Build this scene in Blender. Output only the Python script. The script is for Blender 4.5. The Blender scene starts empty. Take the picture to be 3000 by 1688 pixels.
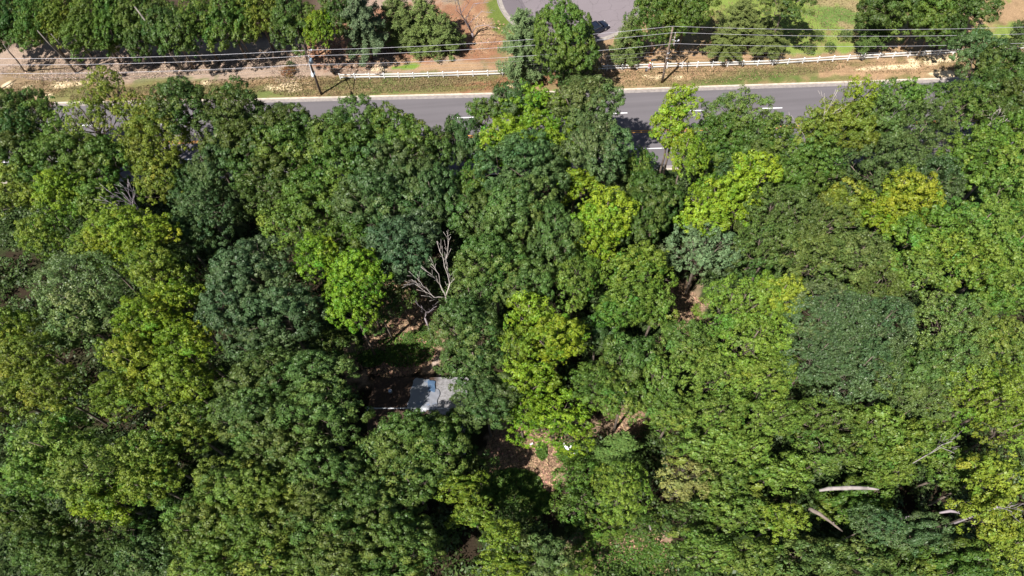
import bpy, bmesh, math, random
import numpy as np
from mathutils import Vector, Matrix

# ------------------------------------------------------------------ camera, world, sun, exposure
SC = bpy.context.scene
COL = SC.collection
CAM_H = 80.0
TILT = math.radians(29.5)
ROLL = math.radians(-4.0)
FPX = 2000.0                                   # focal length in pixels of the 3000 px wide photograph
cam_d = bpy.data.cameras.new("camera")
cam_d.sensor_width = 36.0
cam_d.lens = 24.0
cam_d.clip_end = 6000.0
cam = bpy.data.objects.new("camera", cam_d)
COL.objects.link(cam)
CR = Matrix.Rotation(TILT, 3, 'X') @ Matrix.Rotation(ROLL, 3, 'Z')
cam.matrix_world = Matrix.Translation((0, 0, CAM_H)) @ CR.to_4x4()
SC.camera = cam

SUN_EL = math.radians(56.0)
SUN_AZ = math.radians(225.0)                   # compass bearing of the sun (from the south-west)
world = bpy.data.worlds.new("World")
SC.world = world
world.use_nodes = True
wn = world.node_tree
bg = wn.nodes["Background"]
sky = wn.nodes.new("ShaderNodeTexSky")
sky.sky_type = 'NISHITA'
sky.sun_disc = False
sky.sun_elevation = SUN_EL
sky.sun_rotation = SUN_AZ
wn.links.new(sky.outputs[0], bg.inputs[0])
bg.inputs[1].default_value = 0.05
sun_d = bpy.data.lights.new("sun", 'SUN')
sun_d.energy = 5.0
sun_d.angle = math.radians(0.5)
sun_d.color = (1.0, 0.955, 0.88)
sun = bpy.data.objects.new("sun", sun_d)
COL.objects.link(sun)
to_sun = Vector((math.sin(SUN_AZ) * math.cos(SUN_EL), math.cos(SUN_AZ) * math.cos(SUN_EL), math.sin(SUN_EL)))
sun.rotation_euler = to_sun.to_track_quat('Z', 'Y').to_euler()
sun.location = (0, 0, 120)
SC.view_settings.view_transform = 'Standard'
SC.view_settings.look = 'None'
SC.view_settings.gamma = 1.0
SC.view_settings.exposure = 0.84
SC.cycles.max_bounces = 5
SC.cycles.diffuse_bounces = 2
SC.cycles.caustics_reflective = False
SC.cycles.caustics_refractive = False
SC.cycles.glossy_bounces = 2
SC.cycles.transmission_bounces = 3

# ------------------------------------------------------------------ helpers
def up(px, py, h=0.0):
    """the point at height h that the photograph shows at pixel px, py"""
    d = CR @ Vector(((px - 1500) / FPX, (844 - py) / FPX, -1.0))
    t = (h - CAM_H) / d.z
    return Vector((d.x * t, d.y * t, h))

def depth(p):
    return -(CR.transposed() @ (Vector(p) - Vector((0, 0, CAM_H)))).z

def tag(o, label=None, cat=None, group=None, kind=None):
    if label: o['label'] = label
    if cat: o['category'] = cat
    if group: o['group'] = group
    if kind: o['kind'] = kind
    return o

def link(name, me, mat=None, parent=None):
    o = bpy.data.objects.new(name, me)
    COL.objects.link(o)
    if mat is not None and len(me.materials) == 0:
        me.materials.append(mat)
    if parent is not None:
        o.parent = parent
    return o

def empty(name, loc=(0, 0, 0), rz=0.0):
    o = bpy.data.objects.new(name, None)
    o.empty_display_size = 0.3
    COL.objects.link(o)
    o.location = loc
    o.rotation_euler = (0, 0, rz)
    return o

def copy_tree(o, parent=None):
    c = o.copy()
    COL.objects.link(c)
    c.parent = parent
    for ch in list(o.children):
        copy_tree(ch, c)
    return c

class MB:
    def __init__(self):
        self.v, self.f, self.s = [], [], []
    def add(self, vs, fs, smooth=False):
        n = len(self.v)
        self.v += [tuple(v) for v in vs]
        self.f += [tuple(i + n for i in f) for f in fs]
        self.s += [smooth] * len(fs)
        return self
    def box(self, c, s, rz=0.0, top=1.0, M=None):
        x, y, z = s[0] / 2, s[1] / 2, s[2] / 2
        vs = [Vector((a * x * (top if d > 0 else 1), b * y * (top if d > 0 else 1), d * z)) for d in (-1, 1) for a, b in ((-1, -1), (1, -1), (1, 1), (-1, 1))]
        R = M if M is not None else Matrix.Rotation(rz, 3, 'Z')
        vs = [R @ v + Vector(c) for v in vs]
        return self.add(vs, [(3, 2, 1, 0), (4, 5, 6, 7), (0, 1, 5, 4), (1, 2, 6, 5), (2, 3, 7, 6), (3, 0, 4, 7)])
    def tube(self, pts, rad, n=8, cap=True):
        pts = [Vector(p) for p in pts]
        if not hasattr(rad, '__len__'): rad = [rad] * len(pts)
        vs, fs = [], []
        prev = None
        for i, p in enumerate(pts):
            t = (pts[min(i + 1, len(pts) - 1)] - pts[max(i - 1, 0)])
            if t.length < 1e-9: t = Vector((0, 0, 1))
            t.normalize()
            a = prev if prev is not None else (Vector((1, 0, 0)) if abs(t.x) < 0.8 else Vector((0, 1, 0)))
            u = (a - t * a.dot(t)).normalized()
            prev = u
            w = t.cross(u)
            for k in range(n):
                an = 2 * math.pi * k / n
                vs.append(p + (u * math.cos(an) + w * math.sin(an)) * rad[i])
        for i in range(len(pts) - 1):
            for k in range(n):
                k2 = (k + 1) % n
                fs.append((i * n + k, i * n + k2, (i + 1) * n + k2, (i + 1) * n + k))
        if cap:
            fs.append(tuple(reversed(range(n))))
            fs.append(tuple((len(pts) - 1) * n + k for k in range(n)))
        return self.add(vs, fs, True)
    def mesh(self, name):
        me = bpy.data.meshes.new(name)
        me.from_pydata(self.v, [], self.f)
        me.polygons.foreach_set('use_smooth', self.s)
        me.update()
        return me
    def build(self, name, mat, parent=None):
        return link(name, self.mesh(name), mat, parent)

def quads_mesh(name, V, attr=None):
    """V: (n,4,3) array of quads"""
    n = V.shape[0]
    me = bpy.data.meshes.new(name)
    me.vertices.add(n * 4)
    me.vertices.foreach_set('co', V.reshape(-1).astype(np.float32))
    me.loops.add(n * 4)
    me.loops.foreach_set('vertex_index', np.arange(n * 4, dtype=np.int32))
    me.polygons.add(n)
    me.polygons.foreach_set('loop_start', np.arange(0, n * 4, 4, dtype=np.int32))
    me.polygons.foreach_set('loop_total', np.full(n, 4, dtype=np.int32))
    me.update(calc_edges=True)
    for k, a in (attr or {}).items():
        at = me.attributes.new(k, 'FLOAT', 'FACE')
        at.data.foreach_set('value', a.astype(np.float32))
    return me

def nodes(name):
    m = bpy.data.materials.new(name)
    m.use_nodes = True
    nt = m.node_tree
    return m, nt, nt.nodes["Principled BSDF"]

def plain(name, col, rough=0.6, metal=0.0, noise=0.0, scale=3.0, spec=0.5, bump=0.0):
    m, nt, b = nodes(name)
    b.inputs['Roughness'].default_value = rough
    b.inputs['Metallic'].default_value = metal
    b.inputs['Specular IOR Level'].default_value = spec
    b.inputs['Base Color'].default_value = (*col, 1)
    if noise > 0:
        tc = nt.nodes.new('ShaderNodeTexCoord')
        nz = nt.nodes.new('ShaderNodeTexNoise')
        nz.inputs['Scale'].default_value = scale
        nz.inputs['Detail'].default_value = 6
        nt.links.new(tc.outputs['Object'], nz.inputs['Vector'])
        mr = nt.nodes.new('ShaderNodeMapRange')
        mr.inputs['From Min'].default_value = 0.3
        mr.inputs['From Max'].default_value = 0.7
        mr.inputs['To Min'].default_value = 1 - noise
        mr.inputs['To Max'].default_value = 1 + noise
        nt.links.new(nz.outputs[0], mr.inputs[0])
        hs = nt.nodes.new('ShaderNodeVectorMath')
        hs.operation = 'SCALE'
        hs.inputs[0].default_value = col
        nt.links.new(mr.outputs[0], hs.inputs['Scale'])
        nt.links.new(hs.outputs[0], b.inputs['Base Color'])
        if bump:
            bp = nt.nodes.new('ShaderNodeBump')
            bp.inputs['Distance'].default_value = bump
            nt.links.new(nz.outputs[0], bp.inputs['Height'])
            nt.links.new(bp.outputs[0], b.inputs['Normal'])
    return m

def leaf_material(name, rough, spec, transl=0.22):
    m, nt, b = nodes(name)
    N, L = nt.nodes, nt.links
    oi = N.new('ShaderNodeObjectInfo')
    lv = N.new('ShaderNodeAttribute'); lv.attribute_name = 'lv'
    lh = N.new('ShaderNodeAttribute'); lh.attribute_name = 'lh'
    hsv = N.new('ShaderNodeHueSaturation')
    L.new(oi.outputs['Color'], hsv.inputs['Color'])
    L.new(lv.outputs['Fac'], hsv.inputs['Value'])
    L.new(lh.outputs['Fac'], hsv.inputs['Hue'])
    L.new(hsv.outputs[0], b.inputs['Base Color'])
    b.inputs['Roughness'].default_value = rough
    b.inputs['Specular IOR Level'].default_value = spec
    tr = N.new('ShaderNodeBsdfTranslucent')
    tc = N.new('ShaderNodeVectorMath'); tc.operation = 'MULTIPLY'
    tc.inputs[1].default_value = (1.25, 1.3, 0.5)
    L.new(hsv.outputs[0], tc.inputs[0])
    L.new(tc.outputs[0], tr.inputs['Color'])
    mx = N.new('ShaderNodeMixShader'); mx.inputs[0].default_value = transl
    L.new(b.outputs[0], mx.inputs[1]); L.new(tr.outputs[0], mx.inputs[2])
    L.new(mx.outputs[0], N['Material Output'].inputs['Surface'])
    return m

LEAF = leaf_material('foliage', 0.5, 0.35)
LEAF_GLOSS = leaf_material('glossy_foliage', 0.42, 0.5, 0.15)
NEEDLE = leaf_material('needles', 0.6, 0.25, 0.15)
BARK = plain('bark', (0.16, 0.125, 0.10), 0.9, noise=0.35, scale=2.5)
DEADWOOD = plain('dead_wood', (0.42, 0.37, 0.34), 0.8, noise=0.25, scale=2.0)
SNAGM = plain('brown_snag_wood', (.17, .135, .115), .9, noise=.4, scale=1.5)
TWIG = plain('grey_twigs', (0.27, 0.23, 0.25), 0.85, noise=0.2, scale=2.0)
PALEWOOD = plain('pale_barkless_wood', (0.27, 0.235, 0.22), 0.8, noise=0.35, scale=1.4)

# ------------------------------------------------------------------ value noise in numpy
def vnoise(x, y, scale, seed, octaves=4):
    out = np.zeros_like(x); amp = 1.0; tot = 0.0
    for o in range(octaves):
        rs = np.random.RandomState(seed * 17 + o)
        g = rs.rand(256, 256)
        fx = x * (2 ** o) / scale + 61.3; fy = y * (2 ** o) / scale + 17.7
        ix = np.floor(fx).astype(int); iy = np.floor(fy).astype(int)
        tx = fx - ix; ty = fy - iy
        tx = tx * tx * (3 - 2 * tx); ty = ty * ty * (3 - 2 * ty)
        a = g[ix % 256, iy % 256]; b = g[(ix + 1) % 256, iy % 256]
        c = g[ix % 256, (iy + 1) % 256]; d = g[(ix + 1) % 256, (iy + 1) % 256]
        out += amp * ((a * (1 - tx) + b * tx) * (1 - ty) + (c * (1 - tx) + d * tx) * ty)
        tot += amp; amp *= 0.55
    return out / tot

def sstep(a, b, v):
    t = np.clip((v - a) / (b - a), 0, 1)
    return t * t * (3 - 2 * t)

# ------------------------------------------------------------------ road geometry (centre lines in metres)
CURB = [(-400, 98), (-200, 92.2), (-110, 88.6), (-75.6, 86.1), (-60.6, 85.1), (-38.3, 83.5), (-25.4, 82.7), (1.4, 81.0), (17.5, 80.15), (29.4, 79.6), (54.6, 78.3), (75, 77.4), (110, 76.2), (200, 74), (400, 71)]
def catmull(P, step=2.0):
    P = [Vector((p[0], p[1], 0)) for p in P]
    out = []
    for i in range(len(P) - 1):
        p0, p1, p2, p3 = P[max(i - 1, 0)], P[i], P[i + 1], P[min(i + 2, len(P) - 1)]
        n = max(2, int((p2 - p1).length / step))
        for k in range(n):
            t = k / n
            # linear-ish interpolation with gentle smoothing
            a = p1.lerp(p2, t)
            out.append(a)
    out.append(P[-1])
    for _ in range(12):
        out = [out[0]] + [(out[i - 1] + out[i] * 2 + out[i + 1]) / 4 for i in range(1, len(out) - 1)] + [out[-1]]
    return out
KL = catmull(CURB)
def curb_y(x):
    return np.interp(x, [p.x for p in KL], [p.y for p in KL])
def offset_line(pts, d):
    out = []
    for i, p in enumerate(pts):
        t = (pts[min(i + 1, len(pts) - 1)] - pts[max(i - 1, 0)]).normalized()
        out.append(p + Vector((t.y, -t.x, 0)) * d)        # positive d: towards the camera (south)
    return out
def strip(mb, pts, d0, d1, z, z1=None, s0=None, s1=None):
    a = offset_line(pts, d0); b = offset_line(pts, d1)
    vs = [(p.x, p.y, z) for p in a] + [(p.x, p.y, z if z1 is None else z1) for p in b]
    n = len(pts)
    mb.add(vs, [(n + i, n + i + 1, i + 1, i) for i in range(n - 1)])
ROAD_W = 16.2

# ------------------------------------------------------------------ ground
CULC = (14.6, 104.9); CULR = 13.6
fence_px = [(998, 232), (1214, 229), (1439, 222), (1707, 209), (1979, 199), (2252, 192), (2439, 180), (2684, 166), (2816, 157), (2932, 150), (3000, 146), (3100, 138)]
FENCE = [up(*p) for p in fence_px]
def fence_y(x):
    return np.interp(x, [p.x for p in FENCE], [p.y for p in FENCE])

gx = np.concatenate([[-3000, -1200, -500, -250, -160, -130], np.arange(-112, 112.1, 0.4), [130, 160, 250, 500, 1200, 3000]])
gy = np.concatenate([[-3000, -1200, -400, -120, -50, -25], np.arange(-10, 76, 0.5), np.arange(76, 128, 0.33), [130, 150, 200, 320, 700, 1500, 3000]])
GX, GY = np.meshgrid(gx, gy, indexing='ij')
n1 = vnoise(GX, GY, 6.0, 1); n2 = vnoise(GX, GY, 1.6, 2, 3); n3 = vnoise(GX, GY, 20.0, 3, 3)
def mixc(c, new, m):
    return c * (1 - m[..., None]) + np.array(new)[None, None, :] * m[..., None]
C = np.zeros(GX.shape + (3,)) + np.array((0.032, 0.023, 0.015))  # forest floor, darkened to stand in for deep shade between crowns
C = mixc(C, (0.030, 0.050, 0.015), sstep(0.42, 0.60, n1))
CY = curb_y(GX)
north = sstep(-0.5, 0.2, GY - CY)
dn = GY - CY
# north of the kerb: dry tan grass, greener in patches
v = np.zeros(C.shape) + np.array((0.27, 0.18, 0.105))
v = mixc(v, (0.16, 0.11, 0.055), sstep(0.45, 0.7, n2) * 0.5)
v = mixc(v, (0.11, 0.112, 0.038), sstep(0.58, 0.72, n1 * 0.6 + n2 * 0.4) * 0.6)
v = mixc(v, (0.17, 0.14, 0.062), sstep(0.44, 0.66, n3 * 0.5 + n2 * 0.5) * 0.5)
def patch(px, py, rx, ry, col, arr, edge=0.45, strength=1.0, noise=n2):
    c = up(px, py); s = depth(c) / FPX
    a = rx * s; b = ry * s / max(0.45, math.cos(math.atan2(math.hypot(c.x, c.y), CAM_H)))
    r = np.sqrt(((GX - c.x) / a) ** 2 + ((GY - c.y) / b) ** 2)
    m = sstep(1.25, 0.7, r + (noise - 0.5) * edge * 4.0) * strength
    return mixc(arr, col, m)
GRN = (0.075, 0.115, 0.028); BGR = (0.13, 0.20, 0.035); SAND = (0.60, 0.48, 0.31); MULCH = (0.275, 0.205, 0.16)
STRAW = (0.22, 0.105, 0.06); TAN = (0.30, 0.195, 0.115); LAWN = (0.15, 0.20, 0.045)
# bark mulch band along the left wood
v = mixc(v, MULCH, sstep(40, 150, -GX * 6 + 60) * sstep(4.0, 5.5, dn + (n1 - .5) * 3))
for p in [(500, 195, 420, 22), (700, 200, 130, 28), (300, 190, 300, 30)]: v = patch(*p, MULCH, v, 0.2)
for p in [(100, 230, 160, 30), (60, 260, 120, 25)]: v = patch(*p, (0.21, 0.15, 0.09), v, 0.3)
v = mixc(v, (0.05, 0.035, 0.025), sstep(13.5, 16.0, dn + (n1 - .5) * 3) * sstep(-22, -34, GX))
# red brown needle litter below the pines
for p in [(1050, 130, 130, 60), (1200, 150, 140, 40), (1420, 120, 60, 60), (1150, 90, 120, 60), (1350, 70, 110, 80), (1500, 235, 70, 18), (1600, 230, 90, 22), (1450, 250, 130, 16), (1000, 165, 90, 40)]: v = patch(*p, STRAW, v, 0.4, 0.85)
for p in [(1800, 200, 120, 40), (1950, 215, 130, 25), (2100, 200, 140, 18), (2050, 160, 160, 25), (1420, 85, 45, 50), (2450, 215, 140, 20), (2600, 205, 170, 22), (2600, 140, 100, 14), (2330, 150, 80, 10), (2900, 110, 60, 40), (1130, 185, 90, 20), (1300, 200, 110, 14)]: v = patch(*p, TAN, v, 0.4, 0.85)
for p in [(1050, 245, 110, 18), (1180, 240, 130, 18), (1260, 265, 180, 7), (1420, 228, 60, 10), (840, 275, 90, 12), (720, 268, 90, 16), (600, 260, 120, 12), (480, 250, 130, 18), (230, 275, 110, 20), (1060, 275, 120, 8), (2230, 225, 90, 22), (2330, 215, 90, 22), (2150, 235, 100, 12), (2080, 240, 140, 6), (1700, 268, 130, 5), (2420, 232, 90, 8)]: v = patch(*p, GRN, v, 0.6, 0.62)
for p in [(1200, 195, 24, 8), (1165, 198, 20, 4)]: v = patch(*p, BGR, v, 0.3, 1.0)
for p in [(1475, 30, 45, 60), (1465, 60, 30, 40)]: v = patch(*p, (0.10, 0.13, 0.03), v, 0.3, 1.0)
for p in [(2200, 20, 140, 60), (2350, 60, 170, 60), (2450, 30, 170, 80), (2330, 120, 110, 34), (2490, 138, 60, 12), (2950, 100, 60, 26), (2600, -60, 400, 60), (2120, 10, 60, 30), (2200, -60, 300, 60)]: v = patch(*p, LAWN, v, 0.45, 0.95)
for p in [(2430, 40, 60, 40), (2500, 55, 40, 30)]: v = patch(*p, (0.10, 0.155, 0.04), v, 0.5, 0.9)
for p in [(2440, 5, 60, 14), (2520, 20, 35, 12), (2465, 72, 14, 7), (2490, 78, 20, 8)]: v = patch(*p, (0.24, 0.19, 0.10), v, 0.5, 0.9)
for p in [(180, 248, 30, 8), (125, 280, 28, 8), (85, 255, 14, 5), (850, 252, 50, 11), (870, 262, 25, 7), (600, 244, 16, 6), (560, 246, 10, 4), (2760, 215, 42, 9), (2740, 178, 70, 9), (2640, 195, 60, 5), (2560, 200, 50, 3), (1925, 226, 30, 7), (1890, 222, 14, 4), (1108, 198, 14, 8), (1500, 250, 12, 3), (1790, 228, 26, 4), (1985, 228, 12, 5), (230, 245, 20, 5), (20, 250, 15, 6), (1075, 170, 20, 5), (1030, 175, 14, 4), (1105, 205, 26, 4)]: v = patch(*p, SAND, v, 0.55, 1.0)
C = C * (1 - north[..., None]) + v * 1.1 * north[..., None]
# woodland clearings south of the road
PINK = (0.25, 0.175, 0.118)
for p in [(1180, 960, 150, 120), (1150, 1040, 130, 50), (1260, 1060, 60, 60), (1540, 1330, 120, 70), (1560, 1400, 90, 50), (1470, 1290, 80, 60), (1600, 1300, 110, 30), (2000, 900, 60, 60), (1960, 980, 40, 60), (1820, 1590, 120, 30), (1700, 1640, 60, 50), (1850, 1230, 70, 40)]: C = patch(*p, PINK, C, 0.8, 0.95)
for p in [ (1210, 995, 14, 9), (1240, 1000, 12, 9), (1080, 1040, 40, 16), (1245, 975, 24, 14), (1190, 1020, 22, 12), (1120, 1010, 25, 12)]: C = patch(*p, (0.07, 0.13, 0.02), C, 0.6, 0.9)
for p in [(1587, 1323, 14, 16), (1480, 1400, 60, 14), (1500, 1440, 80, 30), (1570, 1455, 30, 14), (1530, 1310, 18, 8), (1950, 960, 9, 40)]: C = patch(*p, (0.10, 0.16, 0.025), C, 0.5, 0.9)
for p in [(1275, 1060, 16, 24), (1560, 1385, 30, 8), (1290, 1100, 12, 20)]: C = patch(*p, (0.42, 0.33, 0.28), C, 0.6, 0.8)
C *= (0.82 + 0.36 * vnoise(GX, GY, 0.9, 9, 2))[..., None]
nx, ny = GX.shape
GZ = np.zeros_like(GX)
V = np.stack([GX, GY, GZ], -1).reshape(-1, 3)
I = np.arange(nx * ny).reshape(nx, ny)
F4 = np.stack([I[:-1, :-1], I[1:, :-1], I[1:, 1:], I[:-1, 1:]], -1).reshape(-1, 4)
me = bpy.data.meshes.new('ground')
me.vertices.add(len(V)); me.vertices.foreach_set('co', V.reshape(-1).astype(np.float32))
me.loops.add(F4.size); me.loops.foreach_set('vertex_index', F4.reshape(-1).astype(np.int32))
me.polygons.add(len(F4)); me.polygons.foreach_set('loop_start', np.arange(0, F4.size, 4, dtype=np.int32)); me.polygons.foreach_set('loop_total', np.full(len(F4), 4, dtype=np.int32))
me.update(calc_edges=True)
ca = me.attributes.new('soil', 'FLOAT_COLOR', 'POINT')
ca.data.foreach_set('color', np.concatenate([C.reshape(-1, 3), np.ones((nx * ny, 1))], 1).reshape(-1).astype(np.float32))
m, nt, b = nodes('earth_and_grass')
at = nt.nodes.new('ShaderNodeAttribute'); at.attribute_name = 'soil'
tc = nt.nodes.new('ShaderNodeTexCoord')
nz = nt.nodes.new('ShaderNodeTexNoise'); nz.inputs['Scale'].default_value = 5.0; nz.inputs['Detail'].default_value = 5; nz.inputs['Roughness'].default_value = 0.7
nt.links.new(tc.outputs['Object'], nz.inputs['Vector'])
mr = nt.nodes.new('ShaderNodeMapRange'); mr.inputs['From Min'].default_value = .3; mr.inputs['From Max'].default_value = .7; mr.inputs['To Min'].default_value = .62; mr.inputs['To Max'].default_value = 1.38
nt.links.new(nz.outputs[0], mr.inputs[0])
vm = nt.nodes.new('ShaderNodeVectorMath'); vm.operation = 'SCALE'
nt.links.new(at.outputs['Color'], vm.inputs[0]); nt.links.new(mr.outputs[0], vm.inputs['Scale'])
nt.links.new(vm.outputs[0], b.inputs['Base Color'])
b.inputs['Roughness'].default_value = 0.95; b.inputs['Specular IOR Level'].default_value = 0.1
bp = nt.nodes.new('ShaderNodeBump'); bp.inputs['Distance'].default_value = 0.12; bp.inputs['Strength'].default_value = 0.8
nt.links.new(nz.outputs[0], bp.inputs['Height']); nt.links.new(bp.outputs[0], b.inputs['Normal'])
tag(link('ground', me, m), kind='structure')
GROUND_C = C

# ------------------------------------------------------------------ road
def asphalt(name, base, streak):
    m, nt, b = nodes(name)
    N, L = nt.nodes, nt.links
    tc = N.new('ShaderNodeTexCoord')
    a = N.new('ShaderNodeTexNoise'); a.inputs['Scale'].default_value = 9; a.inputs['Detail'].default_value = 5
    L.new(tc.outputs['Object'], a.inputs['Vector'])
    mp = N.new('ShaderNodeMapping'); mp.inputs['Scale'].default_value = (0.02, 0.9, 1); mp.inputs['Rotation'].default_value = (0, 0, math.radians(3.2))
    L.new(tc.outputs['Object'], mp.inputs['Vector'])
    c = N.new('ShaderNodeTexNoise'); c.inputs['Scale'].default_value = 1.0; c.inputs['Detail'].default_value = 2
    L.new(mp.outputs[0], c.inputs['Vector'])
    d = N.new('ShaderNodeTexNoise'); d.inputs['Scale'].default_value = 0.12; d.inputs['Detail'].default_value = 4
    L.new(tc.outputs['Object'], d.inputs['Vector'])
    s1 = N.new('ShaderNodeMath'); s1.operation = 'MULTIPLY_ADD'; s1.inputs[1].default_value = 0.35; s1.inputs[2].default_value = 0.5
    L.new(a.outputs[0], s1.inputs[0])
    s2 = N.new('ShaderNodeMath'); s2.operation = 'MULTIPLY_ADD'; s2.inputs[1].default_value = streak
    L.new(c.outputs[0], s2.inputs[0]); L.new(s1.outputs[0], s2.inputs[2])
    s3 = N.new('ShaderNodeMath'); s3.operation = 'MULTIPLY_ADD'; s3.inputs[1].default_value = 0.3
    L.new(d.outputs[0], s3.inputs[0]); L.new(s2.outputs[0], s3.inputs[2])
    v = N.new('ShaderNodeVectorMath'); v.operation = 'SCALE'; v.inputs[0].default_value = base
    last = s3
    if streak < 0.2:          # thin cracks in the old turning circle
        vo = N.new('ShaderNodeTexVoronoi'); vo.feature = 'DISTANCE_TO_EDGE'; vo.inputs['Scale'].default_value = 0.32
        wv = N.new('ShaderNodeTexNoise'); wv.inputs['Scale'].default_value = 0.9; wv.inputs['Detail'].default_value = 4
        L.new(tc.outputs['Object'], wv.inputs['Vector'])
        ad = N.new('ShaderNodeVectorMath'); ad.operation = 'MULTIPLY_ADD'; ad.inputs[1].default_value = (1.6, 1.6, 0)
        L.new(wv.outputs['Color'], ad.inputs[0]); L.new(tc.outputs['Object'], ad.inputs[2])
        L.new(ad.outputs[0], vo.inputs['Vector'])
        mr = N.new('ShaderNodeMapRange'); mr.inputs['From Max'].default_value = 0.02; mr.inputs['To Min'].default_value = 0.72; mr.inputs['To Max'].default_value = 1.0
        L.new(vo.outputs['Distance'], mr.inputs[0])
        mu = N.new('ShaderNodeMath'); mu.operation = 'MULTIPLY'
        L.new(s3.outputs[0], mu.inputs[0]); L.new(mr.outputs[0], mu.inputs[1]); last = mu
    L.new(last.outputs[0], v.inputs['Scale'])
    L.new(v.outputs[0], b.inputs['Base Color'])
    b.inputs['Roughness'].default_value = 0.85
    b.inputs['Specular IOR Level'].default_value = 0.25
    return m
ASPH = asphalt('road_asphalt', (0.116, 0.106, 0.116), 0.5)
ASPH2 = asphalt('old_asphalt', (0.205, 0.175, 0.19), 0.12)
ASPH3 = asphalt('patched_asphalt', (0.15, 0.128, 0.142), 0.12)
GUT = plain('gutter_concrete', (0.25, 0.22, 0.21), 0.9, noise=0.2, scale=2)
KERB = plain('kerb_concrete', (0.52, 0.455, 0.38), 0.9, noise=0.22, scale=1.5)
WHITE_P = plain('white_road_paint', (0.80, 0.80, 0.82), 0.6, noise=0.08, scale=6)
YELLOW_P = plain('yellow_road_paint', (0.60, 0.27, 0.04), 0.6, noise=0.15, scale=6)

mb = MB(); strip(mb, KL, 0.62, ROAD_W - 0.2, 0.008); tag(mb.build('road', ASPH), kind='structure')
mb = MB(); strip(mb, KL, 0.0, 0.66, 0.012); strip(mb, KL, ROAD_W - 0.66, ROAD_W, 0.012)
tag(mb.build('road_gutter', GUT), kind='structure')
def kerb_strip(pts, d0, d1, h=0.13):
    mb = MB()
    strip(mb, pts, d0, d0 + 0.02, 0.0, h); strip(mb, pts, d0 + 0.02, d1 - 0.02, h); strip(mb, pts, d1 - 0.02, d1, h, 0.0)
    return mb
drain_x = up(146, 309).x
main = [p for p in KL]
g1 = [p for p in main if p.x < drain_x - 0.9]; g2 = [p for p in main if p.x > drain_x + 0.9]
kb = kerb_strip(g1 + [Vector((drain_x - 0.62, float(curb_y(drain_x - 0.62)), 0))], -0.26, 0.0)
kb2 = kerb_strip([Vector((drain_x + 0.62, float(curb_y(drain_x + 0.62)), 0))] + g2, -0.26, 0.0)
kb.add(kb2.v, kb2.f); k3 = kerb_strip(KL, ROAD_W, ROAD_W + 0.24); kb.add(k3.v, k3.f)
tag(kb.build('kerb', KERB), kind='structure')
# pieces of paint along the road
LEN = [0.0]
for i in range(1, len(KL)): LEN.append(LEN[-1] + (KL[i] - KL[i - 1]).length)
def at_len(s):
    x = np.interp(s, LEN, [p.x for p in KL]); y = np.interp(s, LEN, [p.y for p in KL]); return Vector((x, y, 0))
def seg(s0, s1):
    n = max(1, int((s1 - s0) / 1.5)); return [at_len(s0 + (s1 - s0) * k / n) for k in range(n + 1)]
def s_at_x(x): return float(np.interp(x, [p.x for p in KL], LEN))
mb = MB(); s0 = s_at_x(up(2238, 316).x) - 12.0 * 30
for k in range(60): strip(mb, seg(s0 + 12.0 * k, s0 + 12.0 * k + 3.05), 4.78, 4.96, 0.014)
strip(mb, seg(60, LEN[-1] - 60), 12.15, 12.29, 0.014)
tag(mb.build('white_road_lines', WHITE_P), kind='structure')
mb = MB(); strip(mb, seg(60, LEN[-1] - 60), 8.55, 8.70, 0.014); strip(mb, seg(60, LEN[-1] - 60), 8.88, 9.03, 0.014)
tag(mb.build('yellow_road_lines', YELLOW_P), kind='structure')
# storm drain inlet in the kerb
RUST = plain('rusty_iron', (0.16, 0.085, 0.075), 0.8, 0.2, noise=0.3, scale=5)
dr = empty('storm_drain', (drain_x, float(curb_y(drain_x)), 0), math.radians(-3.6))
tag(dr, 'rusty reddish storm drain inlet set into the pale kerb at far left', 'drain')
MB().box((0, 0.12, 0.075), (1.22, 0.28, 0.15)).build('inlet_hood', RUST, dr)
mb = MB()
for k in range(9): mb.box((-0.52 + 0.13 * k, -0.42, 0.025), (0.05, 0.66, 0.03))
mb.box((0, -0.76, 0.025), (1.16, 0.05, 0.034)); mb.box((0, -0.07, 0.025), (1.16, 0.05, 0.034))
mb.build('grate', RUST, dr)

# turning circle
def disc(mb, c, r0, r1, z, a0=0, a1=2 * math.pi, n=96, z1=None):
    vs = []
    for k in range(n + 1):
        a = a0 + (a1 - a0) * k / n
        vs += [(c[0] + r0 * math.cos(a), c[1] + r0 * math.sin(a), z), (c[0] + r1 * math.cos(a), c[1] + r1 * math.sin(a), z if z1 is None else z1)]
    mb.add(vs, [(2 * k, 2 * k + 1, 2 * k + 3, 2 * k + 2) for k in range(n)])
mb = MB(); disc(mb, CULC, 0.0, CULR - 0.7, 0.008)
mb.box((CULC[0] + 4, CULC[1] + 35, 0.005), (9, 50, 0.012), math.radians(-6))
tag(mb.build('turning_circle', ASPH2), kind='structure')
mb = MB(); disc(mb, CULC, CULR - 4.2, CULR - 0.7, 0.016, math.radians(150), math.radians(262), 50)
tag(mb.build('resurfaced_patch', ASPH3), kind='structure')
mb = MB(); disc(mb, CULC, CULR - 0.72, CULR, 0.02, math.radians(105), math.radians(410))
tag(mb.build('turning_circle_gutter', plain('pale_gutter', (0.27, 0.24, 0.215), 0.9, noise=0.25, scale=2)), kind='structure')
mb = MB(); A0, A1 = math.radians(105), math.radians(410)
disc(mb, CULC, CULR, CULR + 0.02, 0.02, A0, A1, z1=0.14); disc(mb, CULC, CULR + 0.02, CULR + 0.16, 0.14, A0, A1); disc(mb, CULC, CULR + 0.16, CULR + 0.18, 0.14, A0, A1, z1=0)
tag(mb.build('turning_circle_kerb', GUT), kind='structure')

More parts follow.
